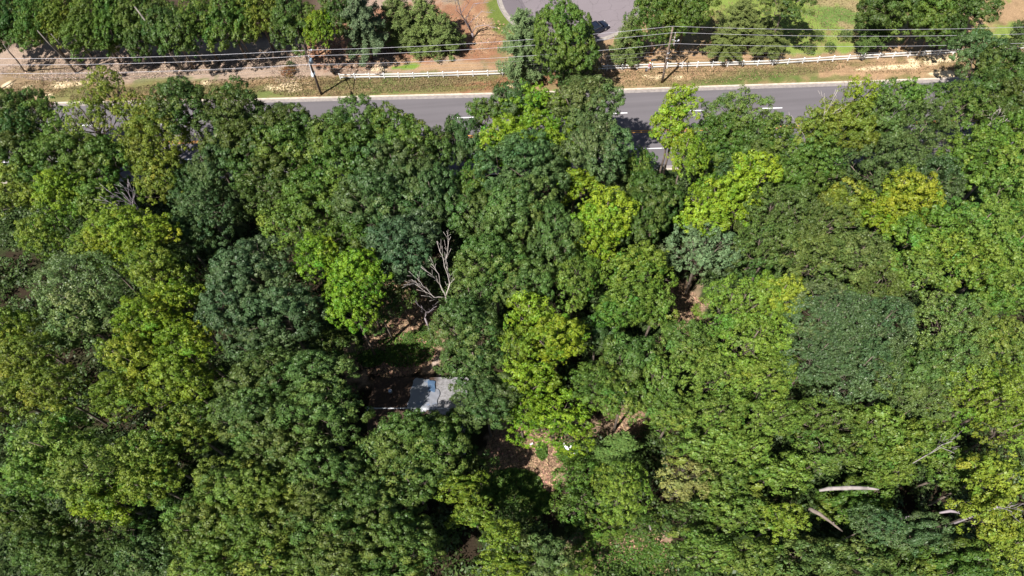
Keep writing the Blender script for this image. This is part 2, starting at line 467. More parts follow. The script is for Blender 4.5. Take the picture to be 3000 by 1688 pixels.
# ------------------------------------------------------------------ white two rail fence
VINYL = plain('white_vinyl', (0.82, 0.82, 0.83), 0.45, noise=0.05, scale=2)
fr = empty('rail_fence', FENCE[0])
tag(fr, 'long white two rail fence running along the grass verge above the road', 'fence')
fl = [0.0]
for i in range(1, len(FENCE)): fl.append(fl[-1] + (FENCE[i] - FENCE[i - 1]).length)
def f_at(s):
    return Vector((np.interp(s, fl, [p.x for p in FENCE]), np.interp(s, fl, [p.y for p in FENCE]), 0))
post_me = MB().box((0, 0, 0.56), (0.14, 0.14, 1.12)).box((0, 0, 1.15), (0.19, 0.19, 0.06), top=0.75).mesh('post'); post_me.materials.append(VINYL)
BAY = 2.43; nb = int(fl[-1] / BAY)
rf = random.Random(5)
for k in range(nb + 1):
    p = f_at(k * BAY) - FENCE[0]
    o = link('post', post_me, None, fr); o.location = (p.x, p.y, 0); o.rotation_euler = (rf.uniform(-.02, .02), rf.uniform(-.02, .02), math.radians(2))
for k in range(nb):
    a = f_at(k * BAY) - FENCE[0]; c = f_at((k + 1) * BAY) - FENCE[0]
    ang = math.atan2(c.y - a.y, c.x - a.x); L = (c - a).length - 0.14
    for z in (0.93, 0.42):
        mid = (a + c) / 2
        MB().box((0, 0, 0), (L, 0.05, 0.20)).build('rail', VINYL, fr)
        o = fr.children[-1] if False else COL.objects[-1]
        o.location = (mid.x, mid.y, z + rf.uniform(-.015, .015)); o.rotation_euler = (0, 0, ang)

# ------------------------------------------------------------------ utility poles and wires
POLEW = plain('weathered_pole_wood', (0.20, 0.15, 0.12), 0.9, noise=0.35, scale=3)
POLED = plain('dark_creosoted_wood', (0.06, 0.042, 0.035), 0.85, noise=0.35, scale=3)
GALV = plain('galvanised_metal', (0.55, 0.58, 0.63), 0.45, 0.35, noise=0.1)
BLUEG = plain('transformer_paint', (0.30, 0.40, 0.52), 0.4, noise=0.1)
WIRE = plain('aluminium_wire', (0.50, 0.49, 0.54), 0.4, 0.2)
CABLE = plain('grey_cable', (0.26, 0.25, 0.26), 0.6)
BLACKP = plain('black_plastic', (0.022, 0.024, 0.03), 0.5)
INSUL = plain('insulator_grey', (0.5, 0.5, 0.56), 0.3)
ORANGE = plain('orange_plastic', (0.7, 0.16, 0.06), 0.5)
def pole(name_mat, base, h, arm, label, extras, topc=None):
    """arm: list of two end points (world) at its height"""
    r = empty('utility_pole', base)
    tag(r, label, 'utility pole')
    b = Vector(base); tp = Vector((topc[0] if topc else b.x, topc[1] if topc else b.y, h))
    MB().tube([(0, 0, -0.3), ((tp - b) * 0.33), ((tp - b) * 0.66), (tp - b)], [0.19, 0.175, 0.15, 0.12], 12).build('pole', name_mat, r)
    a0, a1 = Vector(arm[0]) - b, Vector(arm[1]) - b
    d = (a1 - a0); ang = math.atan2(d.y, d.x)
    MB().box(((a0 + a1) / 2), (d.length + 0.3, 0.11, 0.14), ang).build('crossarm', POLEW, r)
    ax = (tp - b) * ((a0.z - 1.1) / h)
    MB().tube([ax, a0.lerp(a1, 0.22)], 0.035, 6).build('brace', POLEW, r)
    MB().tube([ax, a0.lerp(a1, 0.80)], 0.035, 6).build('brace', POLEW, r)
    for q in (a0, a0.lerp(a1, 0.42), a1):
        MB().tube([q + Vector((0, 0, 0.07)), q + Vector((0, 0, 0.16)), q + Vector((0, 0, 0.22)), q + Vector((0, 0, 0.27))], [0.03, 0.075, 0.06, 0.03], 8).build('insulator', INSUL, r)
    return r, b, tp
P1 = Vector((-28.7, 83.8, 0)); P2 = Vector((26.3, 81.1, 0)); P0 = Vector((-86.0, 87.0, 0)); P3 = Vector((84.6, 76.6, 0))
armsP = {0: [(-86, 86.3, 10.2), (-86.1, 83.2, 10.2)], 1: [(-27.75, 83.2, 9.25), (-27.9, 80.15, 9.25)], 2: [(26.6, 80.6, 10.0), (26.0, 78.3, 10.0)], 3: [(84.7, 76.4, 9.9), (84.3, 73.2, 9.9)]}
r1, b1, t1 = pole(POLED, P1, 10.7, armsP[1], 'dark leaning pole with street lamp and blue transformer left of the white fence', None, (-28.35, 83.0))
r2, b2, t2 = pole(POLEW, P2, 11.0, armsP[2], 'grey brown weathered pole standing in front of the white fence near the person', None, (26.15, 80.95))
pole(POLEW, P0, 10.7, armsP[0], 'utility pole beyond the left edge of the frame carrying the wires', None)
pole(POLEW, P3, 11.0, armsP[3], 'utility pole beyond the right edge of the frame carrying the wires', None)
# pole 1 fittings
MB().tube([(0.55, -0.55, 7.0), (0.55, -0.55, 7.85), (0.55, -0.55, 7.95)], [0.26, 0.26, 0.2], 14).box((0.3, -0.35, 7.5), (0.4, 0.12, 0.12), math.radians(-45)).build('transformer', BLUEG, r1)
MB().tube([(0.5, -0.6, 7.95), (0.5, -0.6, 8.15)], 0.1, 8).build('bushing', plain('white_porcelain', (0.8, 0.82, 0.85), 0.3), r1)
MB().tube([(0.1, -0.25, 7.3), (0.35, -1.2, 7.75), (0.75, -2.6, 7.95), (1.05, -3.7, 7.95)], [0.05, 0.05, 0.045, 0.04], 8).build('lamp_arm', GALV, r1)
lh = MB(); hd = Vector((1.22, -4.1, 7.93))
lh.tube([(1.03, -3.65, 7.95), (1.1, -3.85, 7.96), (1.2, -4.15, 7.95), (1.3, -4.5, 7.93), (1.33, -4.62, 7.93)], [0.07, 0.16, 0.23, 0.17, 0.05], 10)
lh.build('lamp_head', plain('lamp_housing', (0.62, 0.68, 0.74), 0.4), r1)
MB().box((0.2, -0.35, 4.9), (0.32, 0.22, 0.55)).build('junction_box', plain('pale_blue_box', (0.45, 0.6, 0.75), 0.4), r1)
MB().box((0.03, -0.2, 1.5), (0.22, 0.06, 0.25)).build('notice', plain('lilac_tag', (0.42, 0.40, 0.6), 0.5), r1)
MB().tube([(0.12, -0.3, 6.1), (0.12, -0.3, 6.3)], 0.17, 12).build('band', ORANGE, r1)
MB().tube([(1.25, -0.9, 9.5), (1.35, -0.95, 9.9)], [0.09, 0.12], 8).build('cutout', INSUL, r1)
# pole 2 fittings
MB().tube([(0.75, -0.7, 8.7), (0.95, -0.8, 9.05), (1.0, -0.85, 9.1)], [0.07, 0.13, 0.1], 8).box((0.4, -0.4, 8.75), (0.75, 0.07, 0.07), math.radians(-45)).build('cutout', INSUL, r2)
for z in (6.1, 5.1, 2.2):
    MB().tube([(-0.02 * z / 3, -0.04 * z / 3, z), (-0.02 * z / 3, -0.04 * z / 3, z + 0.14)], 0.2, 12).build('band', GALV if z > 2.5 else POLEW, r2)
# wires
def wire(pts, sag, rad, mat, label, name='power_line'):
    out = []
    for i in range(len(pts) - 1):
        a, c = Vector(pts[i]), Vector(pts[i + 1])
        n = 26
        for k in range(n if i < len(pts) - 2 else n + 1):
            t = k / n
            p = a.lerp(c, t); p.z -= 4 * sag * t * (1 - t)
            out.append(p)
    o = MB().tube(out, rad, 5).build(name, mat)
    tag(o, label, 'power line' if name == 'power_line' else 'cable', 'overhead lines between the utility poles')
    return o
def along(k, t): 
    a, c = Vector(armsP[k][0]), Vector(armsP[k][1]); return a.lerp(c, t) + Vector((0, 0, 0.27))
W1 = [along(0, 0), along(1, 0), t2 + Vector((0, 0, 0.12)), along(3, 0), along(3, 0) + Vector((60, -2, 0))]
W2 = [along(0, .45), along(1, .4), along(2, 0), along(3, .45), along(3, .45) + Vector((60, -2, 0))]
W3 = [along(0, 1), along(1, 1), along(2, 1), along(3, 1), along(3, 1) + Vector((60, -2, 0))]
wire(W1, 0.75, 0.021, WIRE, 'uppermost of the three bright power wires strung between the poles')
wire(W2, 0.75, 0.021, WIRE, 'middle one of the three bright power wires strung between the poles')
wire(W3, 0.8, 0.021, WIRE, 'lowest of the three bright power wires strung between the poles')
C1 = [P0 + Vector((0.3, -0.3, 7.1)), b1 + Vector((0.35, -0.5, 6.6)), b2 + Vector((-0.2, -0.2, 6.6)), P3 + Vector((0, -.3, 6.6))]
C2 = [P0 + Vector((0.3, -0.3, 6.5)), b1 + Vector((0.35, -0.5, 5.9)), b2 + Vector((-0.2, -0.2, 5.9)), P3 + Vector((0, -.3, 5.9))]
C3 = [P0 + Vector((0.3, -0.3, 6.1)), b1 + Vector((0.35, -0.5, 5.4)), b2 + Vector((-0.2, -0.2, 5.35)), P3 + Vector((0, -.3, 5.4))]
wire(C1, 0.9, 0.011, CABLE, 'thin grey cable hanging below the power wires, highest of the communication cables', 'cable')
wire(C2, 0.95, 0.010, CABLE, 'thin grey communication cable, the middle one of the three slack lower lines', 'cable')
wire(C3, 1.0, 0.011, plain('black_cable', (0.05, 0.05, 0.055), 0.6), 'lowest and darkest of the thin communication cables, just above the fence in view', 'cable')
def splice(c, L, r, ang, label, orange):
    o = empty('splice_case', c, ang); tag(o, label, 'splice case')
    MB().tube([(-L / 2, 0, 0), (-L / 2 + .04, 0, 0), (L / 2 - .25, 0, 0), (L / 2, 0, 0)], [r * .8, r, r, r * .35], 12).build('case', BLACKP, o)
    if orange: MB().tube([(-L / 2 - .14, 0, 0), (-L / 2 - .02, 0, 0)], [r * .5, r * .6], 10).build('end_cap', ORANGE, o)
    MB().tube([(L * .25, 0, 0), (L * .25, 0, r + .12)], 0.015, 6).build('hanger', GALV, o)
pc = Vector(C3[1]).lerp(Vector(C3[2]), 0.966); pc.z -= 4 * 1.0 * .966 * .034
splice(pc - Vector((0, 0, 0.28)), 0.95, 0.17, math.radians(6), 'large black splice case with orange end on the cable left of the weathered pole', True)
pc = Vector(C3[2]).lerp(Vector(C3[3]), 0.012); pc.z -= 4 * 1.0 * .012 * .988
splice(pc - Vector((0, 0, 0.20)), 0.6, 0.10, 0, 'small black splice case on the cable just right of the weathered pole', False)

# ------------------------------------------------------------------ person by the fence, and the round black object
def skin_mesh(name, pts, edges, radii, mat, parent, root=0, sub=2):
    me = bpy.data.meshes.new(name); me.from_pydata(pts, edges, []); me.update()
    o = link(name, me, mat, parent)
    md = o.modifiers.new('skin', 'SKIN'); me.skin_vertices
    for i, r in enumerate(radii):
        me.skin_vertices[0].data[i].radius = (r, r) if not isinstance(r, tuple) else r
        me.skin_vertices[0].data[i].use_root = (i == root)
    sb = o.modifiers.new('sub', 'SUBSURF'); sb.levels = sub; sb.render_levels = sub
    md.use_smooth_shade = True
    return o
SKIN = plain('skin', (0.50, 0.27, 0.18), 0.55)
SHIRT = plain('red_white_shirt', (0.62, 0.26, 0.30), 0.8, noise=0.5, scale=9)
SHORTS = plain('pale_blue_shorts', (0.36, 0.44, 0.68), 0.8, noise=0.1)
CAPM = plain('white_cap', (0.85, 0.85, 0.85), 0.7)
SHOE = plain('tan_shoes', (0.35, 0.25, 0.17), 0.7)
per = empty('person', up(1900, 208), math.radians(20))
tag(per, 'person in white cap, reddish shirt and pale blue shorts standing at the white fence', 'person')
# front of the body faces -Y (towards the road); the right side is -X
P = [(0, 0, .93), (0, 0.01, 1.12), (0, 0.01, 1.30), (0, 0, 1.44), (0, -.01, 1.52), (0, -.03, 1.63), (0, -.03, 1.72),
     (-.18, 0, 1.42), (-.27, -.04, 1.16), (-.22, -.24, 1.02), (-.20, -.31, .98),
     (.18, 0, 1.42), (.27, -.02, 1.16), (.26, -.20, .98), (.25, -.27, .95),
     (-.10, 0, .88), (-.15, -.02, .48), (-.18, .03, .09), (-.19, -.12, .04),
     (.10, 0, .88), (.15, -.06, .48), (.17, -.02, .09), (.19, -.17, .04)]
E_ = [(0, 1), (1, 2), (2, 3), (3, 4), (4, 5), (5, 6), (3, 7), (7, 8), (8, 9), (9, 10), (3, 11), (11, 12), (12, 13), (13, 14), (0, 15), (15, 16), (16, 17), (17, 18), (0, 19), (19, 20), (20, 21), (21, 22)]
Rr = [.13, .125, .145, .09, .058, .085, .07, .06, .045, .036, .03, .06, .045, .036, .03, .085, .058, .042, .035, .085, .058, .042, .035]
n0 = len(P)
for s, w in ((-1, 10), (1, 14)):                       # five fingers on each hand
    wx, wy, wz = P[w]
    for k, (dx, ln) in enumerate(((-.028, .065), (-.010, .078), (.010, .074), (.028, .058))):
        P.append((wx + dx, wy - .05, wz - .02)); P.append((wx + dx, wy - .05 - ln * .6, wz - .05))
        i = len(P) - 2; E_ += [(w, i), (i, i + 1)]; Rr += [.010, .008]
    P.append((wx - s * .045, wy - .025, wz + .01)); P.append((wx - s * .055, wy - .06, wz)); i = len(P) - 2; E_ += [(w, i), (i, i + 1)]; Rr += [.011, .009]
skin_mesh('body', P, E_, Rr, SKIN, per, 0, 2)
T = [(0, 0, .95), (0, 0.01, 1.12), (0, 0.01, 1.30), (0, 0, 1.43), (-.18, 0, 1.42), (-.26, -.03, 1.22), (.18, 0, 1.42), (.26, -.015, 1.22)]
skin_mesh('shirt', T, [(0, 1), (1, 2), (2, 3), (3, 4), (4, 5), (3, 6), (6, 7)], [.16, .15, .165, .10, .085, .075, .085, .075], SHIRT, per)
S = [(0, 0, .97), (0, 0, .90), (-.10, 0, .84), (-.14, -.015, .56), (.10, 0, .84), (.14, -.05, .56)]
skin_mesh('shorts', S, [(0, 1), (1, 2), (2, 3), (1, 4), (4, 5)], [.15, .15, .11, .10, .11, .10], SHORTS, per)
def ball(mb, c, r, n=10, m=7, z0=-1.0):
    vs, fs = [], []
    for j in range(m + 1):
        th = math.pi * j / m
        for k in range(n):
            a = 2 * math.pi * k / n
            vs.append((c[0] + r[0] * math.sin(th) * math.cos(a), c[1] + r[1] * math.sin(th) * math.sin(a), c[2] + r[2] * max(z0, math.cos(th))))
    for j in range(m):
        for k in range(n):
            fs.append((j * n + k, (j + 1) * n + k, (j + 1) * n + (k + 1) % n, j * n + (k + 1) % n))
    mb.add(vs, fs, True); return mb
cp = MB(); ball(cp, (0, -.03, 1.70), (.105, .12, .09), 14, 8, 0.0); cp.box((0, -.17, 1.705), (.15, .12, .012)); cp.build('cap', CAPM, per)
fc = MB(); ball(fc, (0, -.125, 1.63), (.018, .03, .025), 8, 6); ball(fc, (-.095, -.02, 1.635), (.015, .022, .032), 8, 6); ball(fc, (.095, -.02, 1.635), (.015, .022, .032), 8, 6); fc.build('nose_and_ears', SKIN, per)
fe = MB(); ball(fe, (-.035, -.112, 1.66), (.012, .01, .008), 8, 6); ball(fe, (.035, -.112, 1.66), (.012, .01, .008), 8, 6); fe.build('eyes', BLACKP, per)
ball(MB(), (0, -.105, 1.585), (.03, .012, .008), 8, 6).build('mouth', plain('lips', (.4, .14, .12), .5), per)
ball(MB(), (0, 0.02, 1.655), (.098, .085, .07), 10, 7).build('hair', plain('dark_hair', (.05, .03, .02), .6), per)
for x, y in ((-.19, -.06), (.185, -.11)):
    ball(MB(), (x, y, .045), (.055, .14, .055), 10, 7).build('shoe', SHOE, per)
black_disc = empty('black_disc', up(1892, 209) + Vector((0, 0, 0.25)))  # unidentified round black object; the rimmed pail form is made up
black_disc.rotation_euler = (math.radians(90), 0, math.radians(75))
tag(black_disc, 'round black object lying on its side on the grass left of the person', 'black_disc')
MB().tube([(0, 0, -.14), (0, 0, -.12), (0, 0, .12), (0, 0, .14)], [.22, .23, .25, .26], 18).build('disc_body', BLACKP, black_disc)
MB().tube([(0.255 * math.cos(a), 0.255 * math.sin(a), .15) for a in np.linspace(0, 2 * math.pi, 25)], .014, 6).build('rim', GALV, black_disc)

# ------------------------------------------------------------------ car in the turning circle
PAINT = plain('dark_navy_paint', (0.018, 0.024, 0.045), 0.25, 0.3, spec=0.6)
GLASS = plain('tinted_glass', (0.02, 0.03, 0.05), 0.06, spec=1.0)
TYRE = plain('tyre_rubber', (0.02, 0.02, 0.02), 0.8)
RIM = plain('alloy', (0.5, 0.5, 0.52), 0.35, 0.8)
LAMPW = plain('headlight_glass', (0.7, 0.72, 0.75), 0.15)
car = empty('parked_car', (17.2, 94.1, 0.0), math.radians(28))
tag(car, 'dark navy car parked in the turning circle, half hidden under the leafy tree', 'car')
# body lofted along x (front = +x)
def loft(secs, name, mat, parent):
    """secs: list of (x, halfwidth_bottom, halfwidth_top, zbottom, ztop)"""
    vs, fs = [], []
    for (x, wb, wt, zb, zt) in secs:
        zm = zb + (zt - zb) * 0.55
        ring = [(-wb * .92, zb), (-wb, zb + .12), (-wb, zm), (-wt, zt - .03), (-wt * .85, zt), (wt * .85, zt), (wt, zt - .03), (wb, zm), (wb, zb + .12), (wb * .92, zb)]
        vs += [(x, y, z) for y, z in ring]
    n = 10
    for i in range(len(secs) - 1):
        for k in range(n):
            fs.append((i * n + k, i * n + (k + 1) % n, (i + 1) * n + (k + 1) % n, (i + 1) * n + k))
    fs.append(tuple(reversed(range(n)))); fs.append(tuple((len(secs) - 1) * n + k for k in range(n)))
    mb = MB().add(vs, fs, True); return mb.build(name, mat, parent)
loft([(-2.3, .70, .62, .42, .85), (-2.22, .84, .78, .30, 1.02), (-1.7, .91, .84, .24, 1.06), (-.5, .93, .86, .22, 1.04), (.85, .93, .86, .22, 1.02), (1.5, .92, .82, .24, .98), (2.05, .86, .74, .28, .86), (2.28, .66, .55, .38, .70)], 'body', PAINT, car)
loft([(-2.12, .76, .60, .98, 1.06), (-1.75, .80, .62, .98, 1.52), (-1.2, .82, .64, .98, 1.60), (.1, .82, .64, .98, 1.58), (.35, .82, .62, .98, 1.52), (1.15, .80, .66, .98, 1.03)], 'cabin_glass', GLASS, car)
loft([(-1.78, .60, .56, 1.52, 1.57), (-1.2, .63, .60, 1.57, 1.63), (.1, .63, .60, 1.55, 1.61), (.34, .60, .57, 1.50, 1.55)], 'roof', PAINT, car)
for y in (-.60, .60): MB().tube([(-1.7, y, 1.66), (.2, y, 1.65)], .025, 6).build('roof_rail', BLACKP, car)
for x in (-1.4, 1.42):
    for y in (-.83, .83):
        w = MB().tube([(x, y - .11, .33), (x, y + .11, .33)], .33, 20).build('wheel', TYRE, car)
        MB().tube([(x, y - .118, .33), (x, y + .118, .33)], .2, 14).build('rim', RIM, w)
for y in (-.62, .62):
    MB().box((2.13, y, .68), (.2, .32, .13)).build('headlight', LAMPW, car)
    MB().box((-2.24, y, .86), (.08, .28, .14)).build('tail_light', plain('tail_red', (.3, .02, .02), .3), car)
    MB().box((.75, y * 1.62, 1.02), (.16, .2, .12)).build('mirror', PAINT, car)
MB().box((2.24, 0, .52), (.06, .9, .16)).build('grille', BLACKP, car)

# ------------------------------------------------------------------ house under the trees
ha = up(1076, 1196, 5.0); hb = up(1192, 1196, 5.0)
house = empty('house', (ha.x, ha.y, 0), math.atan2(hb.y - ha.y, hb.x - ha.x))
tag(house, 'low abandoned house with a mossy debris covered gable roof among the trees', 'house')
HL, HD, HE, HR = 11.4, 4.7, 2.8, 4.95
def roof_material():
    m, nt, b = nodes('old_shingles')
    N, L = nt.nodes, nt.links
    tc = N.new('ShaderNodeTexCoord'); sx = N.new('ShaderNodeSeparateXYZ'); L.new(tc.outputs['Object'], sx.inputs[0])
    nz = N.new('ShaderNodeTexNoise'); nz.inputs['Scale'].default_value = 1.3; nz.inputs['Detail'].default_value = 8; L.new(tc.outputs['Object'], nz.inputs['Vector'])
    ad = N.new('ShaderNodeMath'); ad.operation = 'MULTIPLY_ADD'; ad.inputs[1].default_value = 2.2; L.new(nz.outputs[0], ad.inputs[0]); L.new(sx.outputs['X'], ad.inputs[2])
    mr = N.new('ShaderNodeMapRange'); mr.inputs['From Min'].default_value = 8.0; mr.inputs['From Max'].default_value = 9.1; L.new(ad.outputs[0], mr.inputs[0])
    n2 = N.new('ShaderNodeTexNoise'); n2.inputs['Scale'].default_value = 3.2; n2.inputs['Detail'].default_value = 6; n2.inputs['Roughness'].default_value = .7; L.new(tc.outputs['Object'], n2.inputs['Vector'])
    r1 = N.new('ShaderNodeValToRGB'); e = r1.color_ramp.elements
    e[0].position = .35; e[0].color = (.035, .02, .014, 1); e[1].position = .62; e[1].color = (.09, .05, .03, 1)
    x = r1.color_ramp.elements.new(.74); x.color = (.22, .20, .20, 1)
    r2 = N.new('ShaderNodeValToRGB'); e = r2.color_ramp.elements
    e[0].position = .3; e[0].color = (.20, .19, .19, 1); e[1].position = .6; e[1].color = (.42, .41, .43, 1)
    L.new(n2.outputs[0], r1.inputs[0]); L.new(n2.outputs[0], r2.inputs[0])
    mx = N.new('ShaderNodeMix'); mx.data_type = 'RGBA'; L.new(mr.outputs[0], mx.inputs['Factor']); L.new(r1.outputs[0], mx.inputs['A']); L.new(r2.outputs[0], mx.inputs['B'])
    wv = N.new('ShaderNodeTexBrick'); wv.inputs['Scale'].default_value = 3.0; wv.inputs['Color1'].default_value = (1, 1, 1, 1); wv.inputs['Color2'].default_value = (.85, .85, .85, 1); wv.inputs['Mortar'].default_value = (.55, .55, .55, 1); wv.inputs['Mortar Size'].default_value = .03
    L.new(tc.outputs['Object'], wv.inputs['Vector'])
    mu = N.new('ShaderNodeMix'); mu.data_type = 'RGBA'; mu.blend_type = 'MULTIPLY'; mu.inputs['Factor'].default_value = 1; L.new(mx.outputs['Result'], mu.inputs['A']); L.new(wv.outputs[0], mu.inputs['B'])
    L.new(mu.outputs['Result'], b.inputs['Base Color']); b.inputs['Roughness'].default_value = .9
    return m
ROOFM = roof_material()
MB().box((HL / 2, 0, HE / 2), (HL - .8, HD * 2 - .9, HE)).add([(.4, -HD + .45, HE), (.4, HD - .45, HE), (.4, 0, HR - .2), (HL - .4, -HD + .45, HE), (HL - .4, HD - .45, HE), (HL - .4, 0, HR - .2)], [(0, 1, 2), (3, 5, 4)]).build('wall', plain('pale_siding', (.42, .40, .36), .8, noise=.15), house)
rf_ = MB()
for s in (-1, 1):
    a = [(0, 0, HR), (HL, 0, HR), (HL, s * HD, HE), (0, s * HD, HE)]
    rf_.add([*a, *[(x, y, z - .14) for x, y, z in a]], [(0, 1, 2, 3), (7, 6, 5, 4), (2, 6, 7, 3), (0, 3, 7, 4), (1, 5, 6, 2)])
roof = rf_.build('roof', ROOFM, house)
MB().tube([(0, 0, HR + .02), (HL, 0, HR + .02)], .07, 6).build('ridge_cap', plain('pale_ridge', (.42, .44, .48), .7, noise=.4, scale=4), roof)
MB().box((2.3, HD * 0.5, 4.15), (.35, .35, .55)).build('vent', GALV, roof)
MB().box((0, 0, HR - .2), (.1, .5, .4)).build('gable_end_board', plain('weathered_trim', (.4, .44, .5), .8), house)
MB().box((3.0, -HD + .43, 1.05), (1.0, .07, 2.1)).build('door', plain('brown_door', (.15, .08, .05), .6), house)
for x in (6.0, 9.2):
    w = MB().box((x, -HD + .43, 1.6), (1.3, .06, 1.1)).build('window', GLASS, house)
    mbf = MB()
    for sx_, sz_, lx, lz in ((0, .59, 1.42, .09), (0, -.59, 1.42, .09), (-.68, 0, .09, 1.1), (.68, 0, .09, 1.1), (0, 0, .05, 1.1)): mbf.box((x + sx_, -HD + .40, 1.6 + sz_), (lx, .08, lz))
    mbf.build('frame', CAPM, w)
# tarpaulin thrown over the ridge
def tarp(x0, x1, y0, y1, lift, name, mat, label, seed, cr_=.7):
    rs = random.Random(seed); nx_, ny_ = 26, 36; vs = []
    for i in range(nx_ + 1):
        for j in range(ny_ + 1):
            u, v = i / nx_, j / ny_
            x = x0 + (x1 - x0) * u; y = y0 + (y1 - y0) * v
            cx = min(u, 1 - u) * (x1 - x0); cy = min(v, 1 - v) * (y1 - y0)
            if cx < cr_ and cy < cr_ and math.hypot(cr_ - cx, cr_ - cy) > cr_:   # rounded corners
                k = cr_ / math.hypot(cr_ - cx, cr_ - cy)
                x += (1 - k) * (cr_ - cx) * (1 if u < .5 else -1); y += (1 - k) * (cr_ - cy) * (1 if v < .5 else -1)
            x += .09 * math.sin(y * 3.1 + seed); y += .10 * math.sin(x * 2.3 + seed) + .04 * math.sin(x * 9)
            z = HR - (HR - HE) * abs(y) / HD + lift + .02 * math.sin(x * 5.1 + y * 2) * math.sin(y * 4.3) + rs.uniform(0, .018)
            vs.append((x, y, z))
    fs = [(i * (ny_ + 1) + j, (i + 1) * (ny_ + 1) + j, (i + 1) * (ny_ + 1) + j + 1, i * (ny_ + 1) + j + 1) for i in range(nx_) for j in range(ny_)]
    o = MB().add(vs, fs, True).build(name, mat)
    sm = o.modifiers.new('thick', 'SOLIDIFY'); sm.thickness = .012; sm.offset = 1
    o.matrix_world = Matrix.Translation(house.location) @ Matrix.Rotation(house.rotation_euler.z, 4, 'Z')
    tag(o, label, 'tarpaulin', 'tarpaulins on the old roof'); return o
def tarp_mat(name, c1, c2, th):
    m, nt, b = nodes(name)
    N, L = nt.nodes, nt.links
    tc = N.new('ShaderNodeTexCoord'); nz = N.new('ShaderNodeTexNoise'); nz.inputs['Scale'].default_value = 1.1; nz.inputs['Detail'].default_value = 7; L.new(tc.outputs['Object'], nz.inputs['Vector'])
    r = N.new('ShaderNodeValToRGB'); e = r.color_ramp.elements; e[0].position = th; e[0].color = (*c1, 1); e[1].position = th + .1; e[1].color = (*c2, 1)
    L.new(nz.outputs[0], r.inputs[0]); L.new(r.outputs[0], b.inputs['Base Color']); b.inputs['Roughness'].default_value = .5
    return m
tarp(4.65, 7.0, -.45, 4.5, .05, 'tarpaulin', tarp_mat('faded_tarp', (.17, .21, .29), (.27, .285, .315), .34), 'large faded grey blue tarpaulin draped over the roof ridge', 3)
tarp(6.8, 8.1, -.4, 2.9, .09, 'tarpaulin', tarp_mat('greyed_tarp', (.15, .20, .30), (.26, .27, .31), .36), 'narrower greyed tarpaulin with bright blue worn areas beside the large one', 8)
tarp(6.6, 7.5, 2.4, 4.1, .13, 'tarpaulin', tarp_mat('bright_blue_tarp', (.08, .14, .24), (.14, .20, .30), .5), 'small blue tarpaulin piece at the far edge of the roof', 12, .12)
# tattered pale strip on the edge of the tarp
sp = MB()
rs = random.Random(2)
for k in range(14):
    x = 5.1 + k * .22; sp.box((x, -.52 + .06 * math.sin(k), HR - .2 + .05), (.26, .22, .02), rs.uniform(-.5, .5))
# ------------------------------------------------------------------ trees
rng = np.random.RandomState(7)
def unit(n, rs):
    a = rs.normal(size=(n, 3)); return a / np.linalg.norm(a, axis=1, keepdims=True)
def leaf_quads(pos, nrm, size, aspect, rs):
    n = len(pos)
    r = unit(n, rs)
    t = r - nrm * np.sum(r * nrm, 1, keepdims=True); t /= (np.linalg.norm(t, axis=1, keepdims=True) + 1e-9)
    w = np.cross(nrm, t)
    L = size * np.clip(rs.lognormal(-.08, .36, n), .45, 1.9)[:, None] * 0.5
    W = L * aspect
    bend = nrm * L * rs.uniform(-.25, .35, n)[:, None]
    return np.stack([pos - t * L, pos + w * W + bend * .5, pos + t * L + bend * -.4, pos - w * W + bend * .5], 1)

KINDS = {
    'oak':    dict(nl=8, ring=.60, lr=.42, sp=1.22, cr=.80, dens=44, ls=.25, upb=.30, hole=.02, zf=.88, arms=.10, rn=.34),
    'maple':  dict(nl=6, ring=.52, lr=.34, sp=1.0, cr=.60, dens=42, ls=.22, upb=.38, hole=.06, zf=.8, arms=.72, rn=.38),
    'smooth': dict(nl=7, ring=.50, lr=.52, sp=.92, cr=.52, dens=40, ls=.20, upb=.45, hole=.10, zf=.7, arms=.12, rn=.5),
    'glossy': dict(nl=6, ring=.46, lr=.56, sp=.86, cr=.52, dens=40, ls=.20, upb=.5, hole=.10, zf=.7, arms=.0, rn=.6),
    'sparse': dict(nl=9, ring=.66, lr=.22, sp=1.1, cr=.55, dens=28, ls=.24, upb=.3, hole=.35, zf=.9, arms=.34, rn=.5),
    'low':    dict(nl=6, ring=.56, lr=.42, sp=1.1, cr=.6, dens=26, ls=.27, upb=.4, hole=.2, zf=.8, arms=.2, rn=.5),
}
